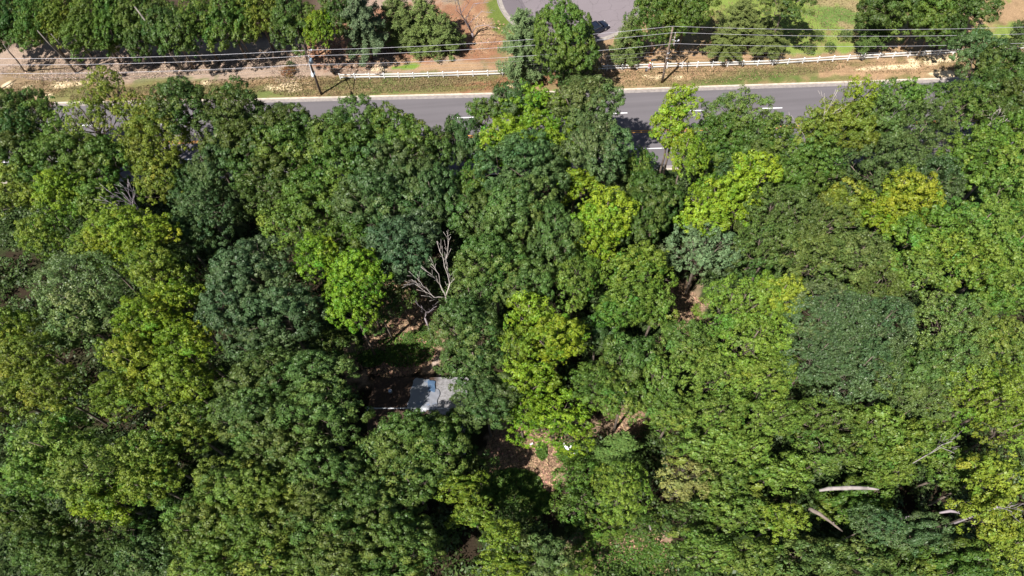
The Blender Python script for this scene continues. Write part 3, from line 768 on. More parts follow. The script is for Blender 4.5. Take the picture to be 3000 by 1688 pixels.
def broadleaf(kind, R, seed):
    k = KINDS[kind]; rs = np.random.RandomState(seed)
    b = R * .72
    lobes = [(np.array([rs.uniform(-.1, .1) * R, rs.uniform(-.1, .1) * R, .12 * b]), R * rs.uniform(.50, .60), b * .92)]
    a0 = rs.uniform(0, 6.28)
    for i in range(k['nl']):
        a = a0 + 2 * math.pi * i / k['nl'] + rs.uniform(-.34, .34)
        rr = R * k['ring'] * rs.uniform(.70, 1.12)
        lr = R * k['lr'] * rs.uniform(.72, 1.26)
        lobes.append((np.array([rr * math.cos(a), rr * math.sin(a), b * rs.uniform(-.38, .30)]), lr, lr * k['zf']))
        if rs.rand() < .35:
            a += rs.uniform(-.3, .3); rr = R * rs.uniform(.82, .98)
            lobes.append((np.array([rr * math.cos(a), rr * math.sin(a), b * rs.uniform(-.45, .0)]), lr * .5, lr * .5))
    cc, cn, cl, cs, ch_ = [], [], [], [], []
    for li, (c, rh, rv) in enumerate(lobes):
        n = int(4 * math.pi * ((rh * rh + rh * rv) / 2) / k['sp'] ** 2 * .9)
        if n < 4: n = 4
        i = np.arange(n) + .5
        z = 1 - 2 * i / n; ph = i * 2.399963 + rs.uniform(0, 6)
        d = np.stack([np.sqrt(1 - z * z) * np.cos(ph), np.sqrt(1 - z * z) * np.sin(ph), z], 1) + rs.normal(size=(n, 3)) * .13
        d /= np.linalg.norm(d, axis=1, keepdims=True)
        keep = (d[:, 2] > -.55) & (rs.rand(n) > k['hole'])
        d = d[keep]
        p = c + d * np.array([rh, rh, rv]) * rs.uniform(.80, 1.14, len(d))[:, None]
        for lj, (c2, rh2, rv2) in enumerate(lobes):
            if lj != li and len(p):
                q = np.linalg.norm((p - c2) / np.array([rh2, rh2, rv2]), axis=1)
                p, d = p[q > .80], d[q > .80]
        cc.append(p); cn.append(d); cl.append(np.full(len(p), rs.uniform(.80, 1.20))); cs.append(np.ones(len(p))); ch_.append(np.full(len(p), rs.normal() * .015))
    # boughs that run outwards as fingers of small clumps
    na = int(k['arms'] * 2.1 * R * R)
    for i in range(na):
        z = 1 - 1.28 * (i + .5) / na; ph = i * 2.399963 + rs.uniform(-.3, .3)
        d = np.array([math.sqrt(max(0, 1 - z * z)) * math.cos(ph), math.sqrt(max(0, 1 - z * z)) * math.sin(ph), z * .95]) + rs.normal(size=3) * .1
        d /= np.linalg.norm(d)
        e = d * np.array([R, R, b]) * rs.uniform(.74, 1.06)
        out = np.array([d[0], d[1], .25]); out /= np.linalg.norm(out)
        L = rs.uniform(.9, 1.9) * (R / 5.6) ** .5
        m = max(2, int(L / .48))
        br = rs.uniform(.80, 1.2); hh = rs.normal() * .016
        for q in range(m):
            t = q / (m - 1)
            cc.append((e - out * L * (1 - t) + rs.normal(size=3) * .14 + np.array([0, 0, -.16 * t * t]))[None]); cn.append((d * .5 + np.array([0, 0, .5]))[None]); cl.append(np.array([br * rs.uniform(.93, 1.07)])); cs.append(np.array([1.0 - .42 * t])); ch_.append(np.array([hh]))
    cc = np.concatenate(cc); cn = np.concatenate(cn); cl = np.concatenate(cl); cs = np.concatenate(cs); ch_ = np.concatenate(ch_)
    m = max(8, int(len(cc) * .22))
    inner = unit(m, rs) * (rs.uniform(.15, .66, m)[:, None]) * np.array([R, R, b * .8])
    cc = np.concatenate([cc, inner]); cn = np.concatenate([cn, unit(m, rs) * .3 + np.array([0, 0, .9])]); cl = np.concatenate([cl, np.full(m, .9)]); cs = np.concatenate([cs, np.ones(m)]); ch_ = np.concatenate([ch_, np.zeros(m)])
    crad = k['cr'] * cs * rs.uniform(.70, 1.32, len(cc))
    npc = np.maximum(14, (k['dens'] * 11.5 * crad ** 2)).astype(int)
    idx = np.repeat(np.arange(len(cc)), npc); n = len(idx)
    T = 9                                            # each clump is made of small tufts
    td = unit(len(cc) * T, rs).reshape(len(cc), T, 3) + cn[:, None, :] * .65
    td /= np.linalg.norm(td, axis=2, keepdims=True)
    tr = crad[:, None] * rs.uniform(.55, .92, (len(cc), T))
    ti = rs.randint(0, T, n)
    u0 = td[idx, ti]
    u = unit(n, rs) + u0 * .55; u /= np.linalg.norm(u, axis=1, keepdims=True)
    pos = cc[idx] + (u0 * tr[idx, ti][:, None] + u * (crad[idx] * .37 * rs.uniform(.5, 1.1, n))[:, None]) * np.array([1, 1, .80])
    nr = u * .8 + u0 * .35 + np.array([0, 0, k['upb']]) + unit(n, rs) * k['rn']
    nr /= np.linalg.norm(nr, axis=1, keepdims=True)
    Q = leaf_quads(pos, nr, k['ls'] * .68, .62, rs)
    clv = rs.uniform(.86, 1.14, len(cc)) * cl
    lv = clv[idx] * rs.uniform(.80, 1.22, n)
    lh = .5 + rs.normal(size=n) * .010 + (clv[idx] - 1) * -.05 + ch_[idx]
    if kind == 'glossy': lv = clv[idx] * rs.choice([.7, 1.0, 1.3, 1.9], n, p=[.35, .38, .2, .07])
    return quads_mesh('crown', Q, {'lv': lv, 'lh': lh}), lobes

def conifer(R, seed, conical=True):
    """whorled boughs carrying soft flat sprays of needles; unit: R wide, 1.5 R half height"""
    rs = np.random.RandomState(seed); b = R * 1.35
    P_, N_ = [], []
    nwh = int(2 * b / .5)
    br = []
    for w in range(nwh):
        z = -b + 2 * b * (w + .5) / nwh
        f = (1 - (z + b) / (2 * b))
        rmax = R * (.16 + .90 * f ** .75) * (.82 if f > .93 else 1)
        nb = max(4, int(6 + 5 * f)); a0 = rs.uniform(0, 6.28)
        for i in range(nb):
            a = a0 + 2 * math.pi * i / nb + rs.uniform(-.25, .25); L = rmax * rs.uniform(.50, 1.22)
            if rs.rand() < .22: continue
            L *= rs.uniform(.72, 1.12)
            zj = z; z = z + rs.uniform(-.45, .45)
            br.append((z, a, L))
            m = int(95 * L)
            t = rs.rand(m) ** .6
            spread = .52 * (0.3 + L / R * .5) * (.35 + t * .9)
            lat = rs.normal(size=m) * spread * .55
            x = t * L; zz = z + x * rs.uniform(.05, .32) - .10 * x ** 2 / R + rs.normal(size=m) * .16; z = zj
            P_.append(np.stack([x * math.cos(a) - lat * math.sin(a), x * math.sin(a) + lat * math.cos(a), zz], 1))
            N_.append(np.tile([.25 * math.cos(a), .25 * math.sin(a), 1.0], (m, 1)))
    pos = np.concatenate(P_); nr = np.concatenate(N_); n = len(pos)
    nr = nr + unit(n, rs) * .75; nr /= np.linalg.norm(nr, axis=1, keepdims=True)
    Q = leaf_quads(pos, nr, .25, .34, rs)
    return quads_mesh('crown', Q, {'lv': rs.uniform(.70, 1.3, n), 'lh': .5 + rs.normal(size=n) * .01}), br

def trunk_mesh(R, lobes, seed, zc, limbs=True):
    """trunk and limbs in crown coordinates (crown centre at the origin); base at -zc"""
    rs = random.Random(seed); mb = MB()
    r0 = .09 + R * .019
    lean = Vector((rs.uniform(-.5, .5), rs.uniform(-.5, .5), 0)) * .5
    pts = [Vector((0, 0, -zc)), Vector((0, 0, -zc * .66)) + lean * .6, Vector((0, 0, -zc * .33)) + lean, Vector((0, 0, 0)) + lean * .4, Vector((0, 0, R * .35))]
    mb.tube(pts, [r0 * 1.25, r0, r0 * .85, r0 * .6, .05], 8)
    if limbs:
        for (c, rh, rv) in lobes[1:]:
            c = Vector(c); s = Vector((0, 0, -R * rs.uniform(.25, .55))) + lean * .6
            mid = s.lerp(c, .55) + Vector((rs.uniform(-.3, .3), rs.uniform(-.3, .3), -.25))
            mb.tube([s, mid, c], [r0 * .45, r0 * .3, .04], 6)
            for _ in range(4):
                e = c + Vector((rs.uniform(-1, 1) * rh, rs.uniform(-1, 1) * rh, rs.uniform(.1, .8) * rv)) * .8
                q = mid.lerp(c, rs.uniform(.3, 1)); mb.tube([q, q.lerp(e, .5) + Vector((0, 0, .15)), e], [r0 * .17, r0 * .1, .015], 5)
    return mb.mesh('trunk')
LIB = {}
seed_ = 100
for kind in ('oak', 'maple', 'smooth', 'glossy', 'sparse', 'low'):
    for R in ((2.2, 3.6, 5.6, 7.6) if kind in ('oak', 'maple', 'smooth') else ((5.6, 7.6) if kind == 'glossy' else (3.4,) if kind == 'low' else (3.6, 5.2))):
        for var in range(4 if kind in ('oak', 'maple') and 3 < R < 7 else 3 if kind == 'smooth' else 2):
            seed_ += 1
            me, lobes = broadleaf(kind, R, seed_)
            me.materials.append(LEAF_GLOSS if kind == 'glossy' else LEAF)
            tm = trunk_mesh(R, lobes, seed_, 2.0 * R if R > 3 else 2.4 * R); tm.materials.append(BARK)
            LIB.setdefault(kind, []).append((R, me, tm))
for R in (1.6, 3.0, 4.2):
    for var in range(2):
        seed_ += 1
        me, br = conifer(R, seed_); me.materials.append(NEEDLE)
        mb = MB(); mb.tube([(0, 0, -R * 1.9), (0, 0, 0), (0, 0, R * 1.35)], [.06 + R * .04, .04 + R * .02, .02], 8)
        for (z, a, L) in br[::2]: mb.tube([(0, 0, z), (L * .8 * math.cos(a), L * .8 * math.sin(a), z + .05 * L)], [.035, .012], 4)
        tm = mb.mesh('trunk'); tm.materials.append(BARK)
        LIB.setdefault('pine', []).append((R, me, tm))
TRUNKZ = {}
tree_rs = random.Random(11)
PLACED = []
def put_tree(loc_c, a, ay, b, kind, col, name, label, cat='tree', group=None, rz=None):
    """crown centre loc_c, half axes a, ay (horizontal) and b (vertical)"""
    lib = LIB[kind]; Rm = (a + ay) / 2
    best = sorted(lib, key=lambda e: abs(e[0] - Rm) + tree_rs.random() * .3)[:1][0]
    cands = [e for e in lib if e[0] == best[0]]
    R, me, tm = tree_rs.choice(cands)
    root = empty(name, (loc_c[0], loc_c[1], 0)); root.rotation_euler.z = 0
    tag(root, label, cat, group)
    q = tree_rs.choice((0, 1, 2, 3)) * math.pi / 2 + tree_rs.uniform(-.25, .25) if rz is None else rz
    sw = abs(math.cos(q)) > .7
    cr = link('crown', me, None, root)
    bm = R * (1.35 if kind == 'pine' else .72)
    sxx, syy = (a / R, ay / R) if sw else (ay / R, a / R)
    cr.location = (0, 0, loc_c[2]); cr.rotation_euler = (0, 0, q); cr.scale = (sxx, syy, b / bm)
    if kind in ('pine',): col = (col[0] * 1.5, col[1] * 1.4, col[2] * 1.05)
    else: col = (col[0] * 1.30, col[1] * 1.30, col[2] * .88)
    cr.color = (*col, 1)
    tk = link('trunk', tm, None, root)
    zb = (1.9 if kind == 'pine' else (2.0 if R > 3 else 2.4)) * R
    tk.location = (0, 0, loc_c[2]); tk.rotation_euler = (0, 0, q); tk.scale = (sxx, syy, max(.2, loc_c[2] / zb))
    PLACED.append((loc_c[0], loc_c[1], a, ay))
    return root

DK = (.052, .088, .024); DB = (.052, .092, .038); MD = (.068, .116, .026); OL = (.112, .146, .026); YG = (.122, .182, .018)
BY = (.152, .220, .022); LG = (.092, .155, .034); GG = (.085, .125, .052); BP = (.100, .155, .100); PN = (.082, .120, .045); GL = (.060, .098, .050); BR = (.112, .195, .018)
K = 1.165
TWIG_COL = (.12, .12, .07)
SEEN = []
TREES = [
# --- wood beyond the road, upper left
(20, 30, 75, 90, 17, 'oak', DK, 'dark green tree in the upper left corner beyond the wires'),
(95, 55, 60, 80, 17, 'maple', MD, 'mid green tree second from the upper left corner in the roadside wood'),
(160, 45, 65, 95, 18, 'maple', OL, 'olive green tree with drooping lit boughs third in the upper left wood'),
(235, 60, 60, 85, 18, 'oak', MD, 'green tree over the mulch bank between the olive tree and the leaning trunks'),
(290, 40, 55, 80, 18, 'oak', MD, 'leafy green tree directly above the longest pale leaning trunk'),
(360, 55, 65, 90, 17, 'oak', DK, 'darker green tree just right of the long leaning trunk'),
(430, 70, 55, 70, 17, 'oak', DK, 'dark tree whose low edge hangs beside the leaning trunk shadows'),
(500, 60, 65, 85, 17, 'maple', MD, 'fresh green tree whose lowest bough dips towards the upper wire'),
(575, 50, 55, 70, 16, 'oak', MD, 'green tree in the middle of the roadside wood above bare slender trunks'),
(650, 35, 70, 70, 17, 'maple', OL, 'yellowish green tree overhanging the darkest gap of the roadside wood'),
(735, 50, 55, 75, 17, 'oak', DK, 'dark green tree left of the lime boughs by the lamp pole'),
(800, 70, 42, 72, 15, 'maple', YG, 'lime green tree hanging just above the top of the lamp pole'),
(850, 30, 45, 60, 17, 'oak', DK, 'deep green tree between the lime tree and the blue green pine'),
# --- pines and others beyond the fence
(905, 40, 60, 90, 14, 'pine', (.075, .115, .075), 'blue green pine beside the red needle litter right of the lamp pole'),
(1000, 35, 60, 65, 11, 'pine', PN, 'soft olive pine, left one of the light pines above the litter bank'),
(1070, 45, 62, 75, 11, 'pine', (.095, .14, .05), 'soft light green pine in the middle of the pines above the litter bank'),
(1120, 85, 48, 48, 8, 'pine', PN, 'short spreading pine below the grey dead tree'),
(1030, 80, 40, 40, 7, 'pine', PN, 'small low pine at the edge of the red needle litter'),
(1315, 105, 62, 92, 12, 'pine', (.09, .14, .075), 'pale blue green pine leaning over the white fence left of the round tree'),
(1420, 85, 68, 80, 14, 'oak', MD, 'full green tree in front of the turning circle, covering the car'),
(1422, 172, 48, 36, 8, 'oak', DK, 'lower leafy tree hiding the fence below the turning circle'),
(1580, 95, 45, 55, 9, 'pine', PN, 'small olive grey pine right of the car'),
(1655, 45, 88, 62, 15, 'maple', MD, 'green tree behind the weathered pole top'),
(1730, 15, 60, 45, 16, 'oak', MD, 'green tree at the top edge right of the weathered pole'),
(1865, 50, 60, 42, 8, 'pine', (.088, .118, .044), 'wide olive pine, upper part of the clump left of the lawn'),
(1930, 84, 56, 30, 6.5, 'pine', (.080, .108, .040), 'olive pine reaching right from the clump over the lawn edge'),
(1825, 100, 52, 28, 6, 'pine', (.090, .120, .044), 'olive pine just behind the fence, lower part of the clump left of the lawn'),
(1975, 5, 62, 24, 14, 'oak', DK, 'dark tree cut by the top edge above the lawn'),
(2230, 14, 66, 54, 15, 'oak', DK, 'dark green tree at the right end of the lawn'),
(2205, 74, 50, 30, 7, 'pine', (.055, .095, .03), 'dark spreading conifer behind the fence at the right end of the lawn'),
(2330, 20, 76, 56, 16, 'oak', MD, 'tall green tree in the middle of the upper right group'),
(2350, 80, 50, 28, 8, 'oak', DK, 'leafy dark tree touching the wires in the upper right group'),
(2430, 10, 70, 46, 17, 'oak', DK, 'dark tree at the right end of the upper right group by the top edge'),
(2572, 70, 30, 40, 9, 'pine', (.05, .08, .03), 'dark conifer cut by the right edge above the last stretch of fence'),
# --- first row south of the road
(30, 300, 78, 75, 17, 'oak', DK, 'dark green tree cut by the left edge just below the road'),
(60, 390, 70, 55, 15, 'oak', DK, 'dark tree by the left edge with the yellow road line showing through'),
(265, 230, 62, 50, 19, 'sparse', OL, 'tall sparse light green tree reaching over the road at the left'),
(225, 300, 72, 55, 18, 'sparse', OL, 'open branched tree with the grey road showing through its crown'),
(100, 290, 55, 46, 16, 'sparse', MD, 'thin leafy tree standing over the road kerb by the storm drain'),
(335, 290, 62, 46, 17, 'sparse', OL, 'thin olive tree over the road left of the large olive tree'),
(160, 345, 65, 60, 16, 'sparse', MD, 'thin crowned tree right of the dark tree at the left edge'),
(180, 420, 95, 60, 16, 'oak', MD, 'mid green tree below the open branched tree near the left edge'),
(270, 400, 60, 50, 15, 'oak', MD, 'green tree left of the large olive tree over the road'),
(400, 350, 100, 85, 18, 'maple', OL, 'large olive green tree over the road with orange paint glimpsed through it'),
(400, 445, 62, 42, 14, 'maple', OL, 'smaller olive tree with drooping tips below the large olive one'),
(455, 255, 62, 36, 19, 'oak', DK, 'dark treetop peeping over the road above the large olive tree'),
(590, 298, 76, 56, 18, 'oak', DK, 'dark green tree at the road edge right of the large olive tree'),
(715, 322, 62, 36, 17, 'oak', DK, 'dark green tree with a few rusty leaves at the road edge'),
(620, 375, 85, 75, 17, 'oak', DK, 'dark clumpy tree behind the road edge row, left of the big dark canopy'),
(545, 400, 50, 75, 16, 'oak', DB, 'dark tree hanging beside the black gap right of the olive trees'),
(740, 375, 80, 70, 17, 'oak', MD, 'green clumpy tree in the dark canopy below the rusty tipped treetop'),
(885, 352, 105, 54, 18, 'oak', DK, 'broad dark green tree along the road in the middle of the dark canopy'),
(1010, 350, 80, 46, 18, 'oak', MD, 'green tree at the pointed right end of the dark canopy by the road'),
(1085, 392, 52, 56, 16, 'oak', DK, 'dark tree at the right end of the dark canopy by the orange line'),
(870, 415, 95, 80, 18, 'oak', MD, 'large clumpy tree in the centre of the dark canopy'),
(990, 420, 80, 70, 18, 'oak', DB, 'clumpy blue green tree right of the centre of the dark canopy'),
(1085, 490, 62, 75, 17, 'oak', DB, 'blue green tree along the right side of the dark canopy'),
(960, 510, 95, 75, 18, 'oak', DB, 'large blue green clumpy tree in the lower part of the dark canopy'),
(690, 455, 80, 65, 16, 'oak', DK, 'dark clumpy tree left of centre in the dark canopy'),
(790, 500, 85, 75, 16, 'oak', MD, 'mid green tree between the two black gaps of the dark canopy'),
(720, 560, 62, 48, 14, 'smooth', LG, 'light green smooth tree above the lime tree, right of a black gap'),
(1005, 615, 85, 72, 17, 'oak', (.050, .090, .055), 'bluish tree just above the pale dead branches'),
(900, 590, 62, 50, 14, 'oak', MD, 'small green tree between the lime tree and the bluish tree'),
(1212, 285, 42, 36, 16, 'maple', MD, 'small bright treetop standing out over the road beside the white dash'),
(1165, 350, 42, 60, 15, 'oak', DB, 'narrow dark tree beside the dark canopy, in front of the road'),
(1345, 300, 105, 68, 18, 'maple', BR, 'big bright green tree over the road in the middle of the photo'),
(1265, 375, 88, 62, 16, 'maple', BR, 'bright green tree lower left of the biggest bright one by the road'),
(1400, 385, 72, 55, 16, 'maple', BR, 'bright green tree lower right of the biggest bright one by the road'),
(1295, 250, 48, 24, 17, 'oak', DB, 'dark bluish treetop behind the biggest bright green tree'),
(1470, 265, 75, 62, 19, 'oak', GG, 'tall grey green tree right of the biggest bright green tree'),
(1495, 370, 68, 80, 18, 'oak', (.07, .115, .055), 'long grey green tree standing left of the sunlit gap in the trees'),
(1320, 425, 105, 65, 19, 'oak', (.055, .100, .045), 'dark tree with glinting leaves just below the bright green group'),
(1195, 470, 52, 60, 15, 'maple', MD, 'green tree right of the dark canopy beside the deep shadow line'),
(1205, 545, 62, 66, 16, 'oak', (.06, .108, .036), 'rounded green tree left one of three below the glinting tree'),
(1310, 530, 80, 75, 18, 'oak', (.062, .110, .036), 'large rounded green tree in the middle below the glinting tree'),
(1395, 580, 62, 75, 17, 'oak', (.060, .104, .036), 'rounded green tree touching the bright yellow one from the left'),
(1450, 470, 55, 45, 14, 'maple', YG, 'small lime tree between the glinting tree and the yellow tree'),
(1525, 540, 82, 75, 18, 'maple', BY, 'bright yellow tree standing alone right of the rounded green trees'),
(1505, 610, 60, 45, 15, 'maple', YG, 'yellow green lower part tree beneath the lone bright yellow tree'),
(1605, 425, 45, 55, 13, 'maple', MD, 'small green tree just below the sunlit gap with road lines'),
(1550, 445, 50, 55, 12, 'oak', DB, 'low dark bluish tree below the long grey green one'),
(1650, 490, 58, 62, 15, 'oak', DK, 'dark green tree left of the diagonal yellow tree'),
(1610, 545, 52, 66, 15, 'oak', DK, 'dark tree right of the lone bright yellow tree'),
(1712, 265, 52, 42, 20, 'maple', BY, 'bright yellow treetop over the road right of the sunlit gap'),
(1680, 325, 52, 30, 18, 'maple', BY, 'yellow bough tree just below the bright yellow treetop'),
(1722, 385, 52, 66, 17, 'maple', YG, 'yellow green tree below the bright yellow treetop'),
(1850, 290, 72, 60, 18, 'smooth', (.085, .135, .04), 'feathery green tree over the road between the yellow treetop and white dash'),
(1800, 350, 68, 50, 16, 'oak', MD, 'mid green tree right of the yellow green tree near the road'),
(1880, 370, 70, 48, 15, 'oak', (.07, .11, .035), 'green tree below the feathery tree near the road'),
(1935, 335, 66, 48, 17, 'maple', MD, 'small green tree left of the bare grey branches'),
(1810, 420, 62, 45, 13, 'oak', DB, 'dark bluish low tree above the diagonal yellow tree'),
(1900, 435, 62, 42, 18, 'maple', BY, 'upper right end tree of the diagonal band of bright yellow foliage'),
(1830, 500, 85, 48, 17, 'maple', BY, 'middle tree of the diagonal band of bright yellow foliage'),
(1770, 555, 58, 45, 16, 'maple', BY, 'lower left end tree of the diagonal band of bright yellow foliage'),
(1770, 625, 82, 74, 15, 'smooth', (.105, .160, .105), 'pale blue grey pine below the diagonal yellow band'),
(2045, 405, 82, 55, 16, 'maple', MD, 'fresh green tree below the bare grey branches near the road'),
(1980, 455, 62, 45, 14, 'oak', MD, 'green tree right of the diagonal yellow band'),
(2050, 335, 66, 44, 17, 'maple', OL, 'olive green tree around the foot of the bare grey branches'),
(2140, 320, 62, 44, 17, 'oak', OL, 'olive tree between the grey branches and the dull canopy'),
(2155, 240, 55, 52, 18, 'sparse', YG, 'yellow green treetop over the road right of the bare grey branches'),
(2080, 290, 52, 42, 15, 'sparse', OL, 'thin olive treetop with grey twigs over the road'),
(2270, 250, 58, 42, 17, 'maple', (.08, .14, .03), 'green treetop with a red leafed tip over the road at the right'),
(2200, 320, 75, 50, 16, 'oak', (.07, .11, .036), 'green tree behind the yellow green treetop on the right'),
(2310, 340, 95, 62, 17, 'smooth', (.062, .098, .036), 'dull green tree in the broad dull canopy at the right, upper part'),
(2230, 420, 105, 62, 17, 'smooth', (.058, .094, .036), 'dull green tree in the broad dull canopy at the right, lower part'),
(2340, 450, 80, 55, 16, 'glossy', (.055, .090, .040), 'dark dull tree right of the fresh green tree, near the orange tinged one'),
(2400, 265, 72, 50, 17, 'smooth', MD, 'green tree at the right end of the visible road'),
(2465, 150, 62, 50, 13, 'oak', (.055, .10, .045), 'bluish green tree at the end of the visible fence and verge'),
(2530, 190, 66, 56, 14, 'oak', DK, 'big dark tree at the right edge beside the verge'),
(2510, 265, 75, 58, 15, 'oak', DK, 'dark green tree at the right edge below the road line'),
(2550, 360, 80, 62, 17, 'maple', (.10, .165, .03), 'light green tree at the right edge, upper one of the fine leaved stand'),
(2450, 400, 85, 66, 17, 'maple', (.095, .155, .03), 'light green tree left of the edge in the fine leaved stand'),
(2530, 470, 90, 66, 17, 'maple', LG, 'fine leaved light green tree at the right edge above the middle'),
(2290, 500, 82, 50, 18, 'maple', (.155, .195, .022), 'orange tinged yellow tree in the right half of the canopy'),
(2230, 545, 62, 45, 15, 'maple', YG, 'yellow green tree under the orange tinged yellow one'),
(2130, 500, 55, 42, 13, 'oak', OL, 'small tree with orange speckled leaves left of the orange tinged one'),
(1960, 540, 85, 66, 17, 'smooth', (.070, .105, .034), 'dull olive tree, left upper one of the wide olive canopy'),
(2060, 560, 80, 62, 17, 'smooth', (.074, .108, .035), 'dull olive tree, right upper one of the wide olive canopy'),
(1930, 625, 80, 60, 16, 'smooth', (.072, .110, .034), 'dull olive tree right of the blue grey pine'),
(2040, 650, 90, 58, 16, 'smooth', (.078, .112, .036), 'dull olive tree in the lower middle of the wide olive canopy'),
(2160, 640, 80, 62, 16, 'smooth', (.088, .125, .045), 'pale olive tree at the right end of the wide olive canopy'),
(2340, 600, 95, 72, 17, 'maple', (.098, .165, .03), 'light green tree left one in the row below the orange tinged tree'),
(2460, 570, 85, 72, 18, 'maple', LG, 'light green tree in the middle of the fine leaved right stand'),
(2545, 620, 75, 80, 17, 'maple', (.09, .15, .03), 'light green tree at the right edge, middle of the height'),
(2430, 680, 90, 70, 17, 'maple', (.095, .16, .03), 'light green tree above the yellow flecked dark tree'),
(2290, 690, 70, 55, 16, 'maple', (.09, .145, .035), 'light green tree above the dark glossy tree to the right'),
(2520, 740, 78, 62, 16, 'maple', (.09, .15, .032), 'green tree at the right edge right of the yellow flecked tree'),
(2195, 725, 75, 38, 15, 'smooth', (.070, .105, .032), 'dull green tree wedged just above the dark glossy tree'),
# --- middle band
(1240, 660, 88, 68, 17, 'oak', (.066, .116, .034), 'green tree right of the pale dead branches'),
(1320, 725, 66, 60, 16, 'oak', (.064, .112, .034), 'green rounded tree beside the small dark hole in mid photo'),
(1180, 740, 52, 50, 14, 'oak', (.055, .096, .036), 'green tree just right of the base of the dead branches'),
(1175, 820, 80, 66, 17, 'oak', (.058, .100, .034), 'dark green tree upper one of the pair right of the clearing'),
(1192, 905, 70, 55, 16, 'oak', (.054, .094, .034), 'dark green tree lower one of the pair right of the clearing'),
(1215, 1000, 78, 60, 16, 'oak', (.056, .094, .038), 'dark green tree covering the right end of the house roof'),
(1445, 700, 62, 72, 15, 'smooth', (.088, .145, .03), 'fresh green tree below the lone bright yellow tree'),
(1600, 680, 92, 70, 17, 'maple', (.088, .150, .026), 'fresh green tree left of the blue grey pine'),
(1570, 770, 88, 66, 16, 'maple', (.080, .138, .028), 'green tree in the middle right of mid photo above bluish small tree'),
(1645, 765, 55, 55, 14, 'maple', (.085, .140, .03), 'green tree beside the small dark clearing right of centre'),
(1505, 840, 50, 42, 12, 'oak', DB, 'small bluish tree right of the big lime tree'),
(1330, 790, 62, 50, 17, 'maple', YG, 'lime tree, uppermost of the lime group in the centre'),
(1400, 850, 88, 66, 18, 'maple', YG, 'biggest lime tree of the group in the centre'),
(1290, 870, 48, 62, 15, 'maple', (.105, .16, .024), 'lime tree at the left side of the central lime group'),
(1330, 955, 72, 52, 16, 'maple', YG, 'lime tree in the lower part of the central lime group'),
(1395, 1065, 100, 56, 12, 'smooth', BR, 'bright green drooping tree above the white debris'),
(1310, 1025, 48, 42, 13, 'smooth', BR, 'small bright tree left of the drooping bright one'),
(1590, 900, 62, 55, 14, 'oak', (.070, .12, .035), 'green tree beside the narrow earth strip right of the lime group'),
(1500, 960, 72, 58, 15, 'maple', (.075, .125, .028), 'green tree below right of the lime group'),
(1570, 1000, 50, 55, 13, 'oak', MD, 'green tree left of the dark slit above the shadowy sumac'),
# --- left middle
(150, 480, 62, 45, 16, 'maple', YG, 'yellow green tree left of the grey dead tree'),
(60, 470, 72, 55, 15, 'maple', OL, 'olive tree near the left edge above the black hole'),
(245, 500, 58, 42, 14, 'oak', LG, 'light green tree directly left of the grey dead tree'),
(520, 530, 72, 72, 13, 'smooth', (.045, .085, .040), 'dark bluish low tree in the hollow left of the lime tree'),
(490, 470, 62, 50, 12, 'oak', DB, 'low dark tree in the hollow below the olive trees'),
(450, 590, 60, 45, 12, 'oak', DB, 'low dark tree right of the yellow tipped trees'),
(110, 590, 62, 50, 15, 'maple', (.10, .15, .024), 'yellow green tree above the black hole at the left'),
(320, 590, 105, 52, 17, 'maple', YG, 'spreading yellow green tree just below the grey dead tree'),
(230, 630, 62, 45, 15, 'maple', (.10, .15, .028), 'yellow green tree above the greyish tree at the left'),
(190, 720, 88, 78, 17, 'glossy', (.100, .150, .065), 'greyish pale green tree in the left part above the bright olive group'),
(210, 810, 66, 55, 15, 'oak', (.075, .12, .05), 'greyish green tree below the palest greyish tree'),
(400, 680, 82, 52, 16, 'maple', (.095, .14, .022), 'olive yellow tree left of the large bluish tree'),
(440, 755, 62, 50, 16, 'maple', YG, 'yellow green tree touching the large bluish tree from the left'),
(370, 800, 85, 66, 18, 'maple', YG, 'bright olive tree, upper one of the tall bright group at the left'),
(470, 860, 85, 66, 17, 'maple', YG, 'bright olive tree, right one of the tall bright group at the left'),
(345, 890, 85, 66, 17, 'maple', (.125, .17, .022), 'bright olive tree, left one of the tall bright group'),
(450, 960, 92, 62, 16, 'maple', (.115, .16, .022), 'olive tree in the lower right of the bright group'),
(310, 985, 80, 60, 15, 'maple', (.110, .155, .024), 'olive tree in the lower left of the bright group'),
(635, 680, 85, 72, 19, 'oak', (.052, .090, .050), 'large bluish tree, upper one of three between olive and lime trees'),
(580, 760, 72, 72, 18, 'oak', (.050, .088, .050), 'large bluish tree, left one of three between olive and lime trees'),
(700, 790, 95, 72, 18, 'oak', (.052, .090, .048), 'large bluish tree, right one of three between olive and lime trees'),
(640, 865, 62, 42, 15, 'oak', (.050, .086, .044), 'small bluish tree hanging over the dark gap above the big clumpy tree'),
(800, 640, 66, 62, 17, 'maple', BR, 'lime tree upper left of the pair beside the large bluish trees'),
(895, 690, 76, 66, 17, 'maple', BR, 'lime tree upper right of the pair beside the dark clearing'),
(880, 770, 66, 58, 16, 'maple', BR, 'lime tree lowest one beside the large bluish trees'),
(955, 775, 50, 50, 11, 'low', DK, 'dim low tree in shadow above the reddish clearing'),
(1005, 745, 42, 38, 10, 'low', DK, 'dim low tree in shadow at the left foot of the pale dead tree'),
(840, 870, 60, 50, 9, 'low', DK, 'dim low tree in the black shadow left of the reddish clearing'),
(30, 830, 72, 50, 15, 'maple', (.105, .155, .024), 'yellow green tree at the left edge below the black hole'),
(70, 910, 85, 58, 16, 'maple', OL, 'olive tree at the left edge in the lower half'),
(130, 985, 82, 60, 15, 'maple', OL, 'olive tree above the small grey branch at the lower left'),
(30, 1010, 60, 60, 14, 'maple', (.095, .13, .024), 'dull olive tree at the left edge above the darker gap'),
(665, 960, 90, 66, 17, 'oak', (.062, .106, .036), 'big clumpy green tree, upper left of four left of the house'),
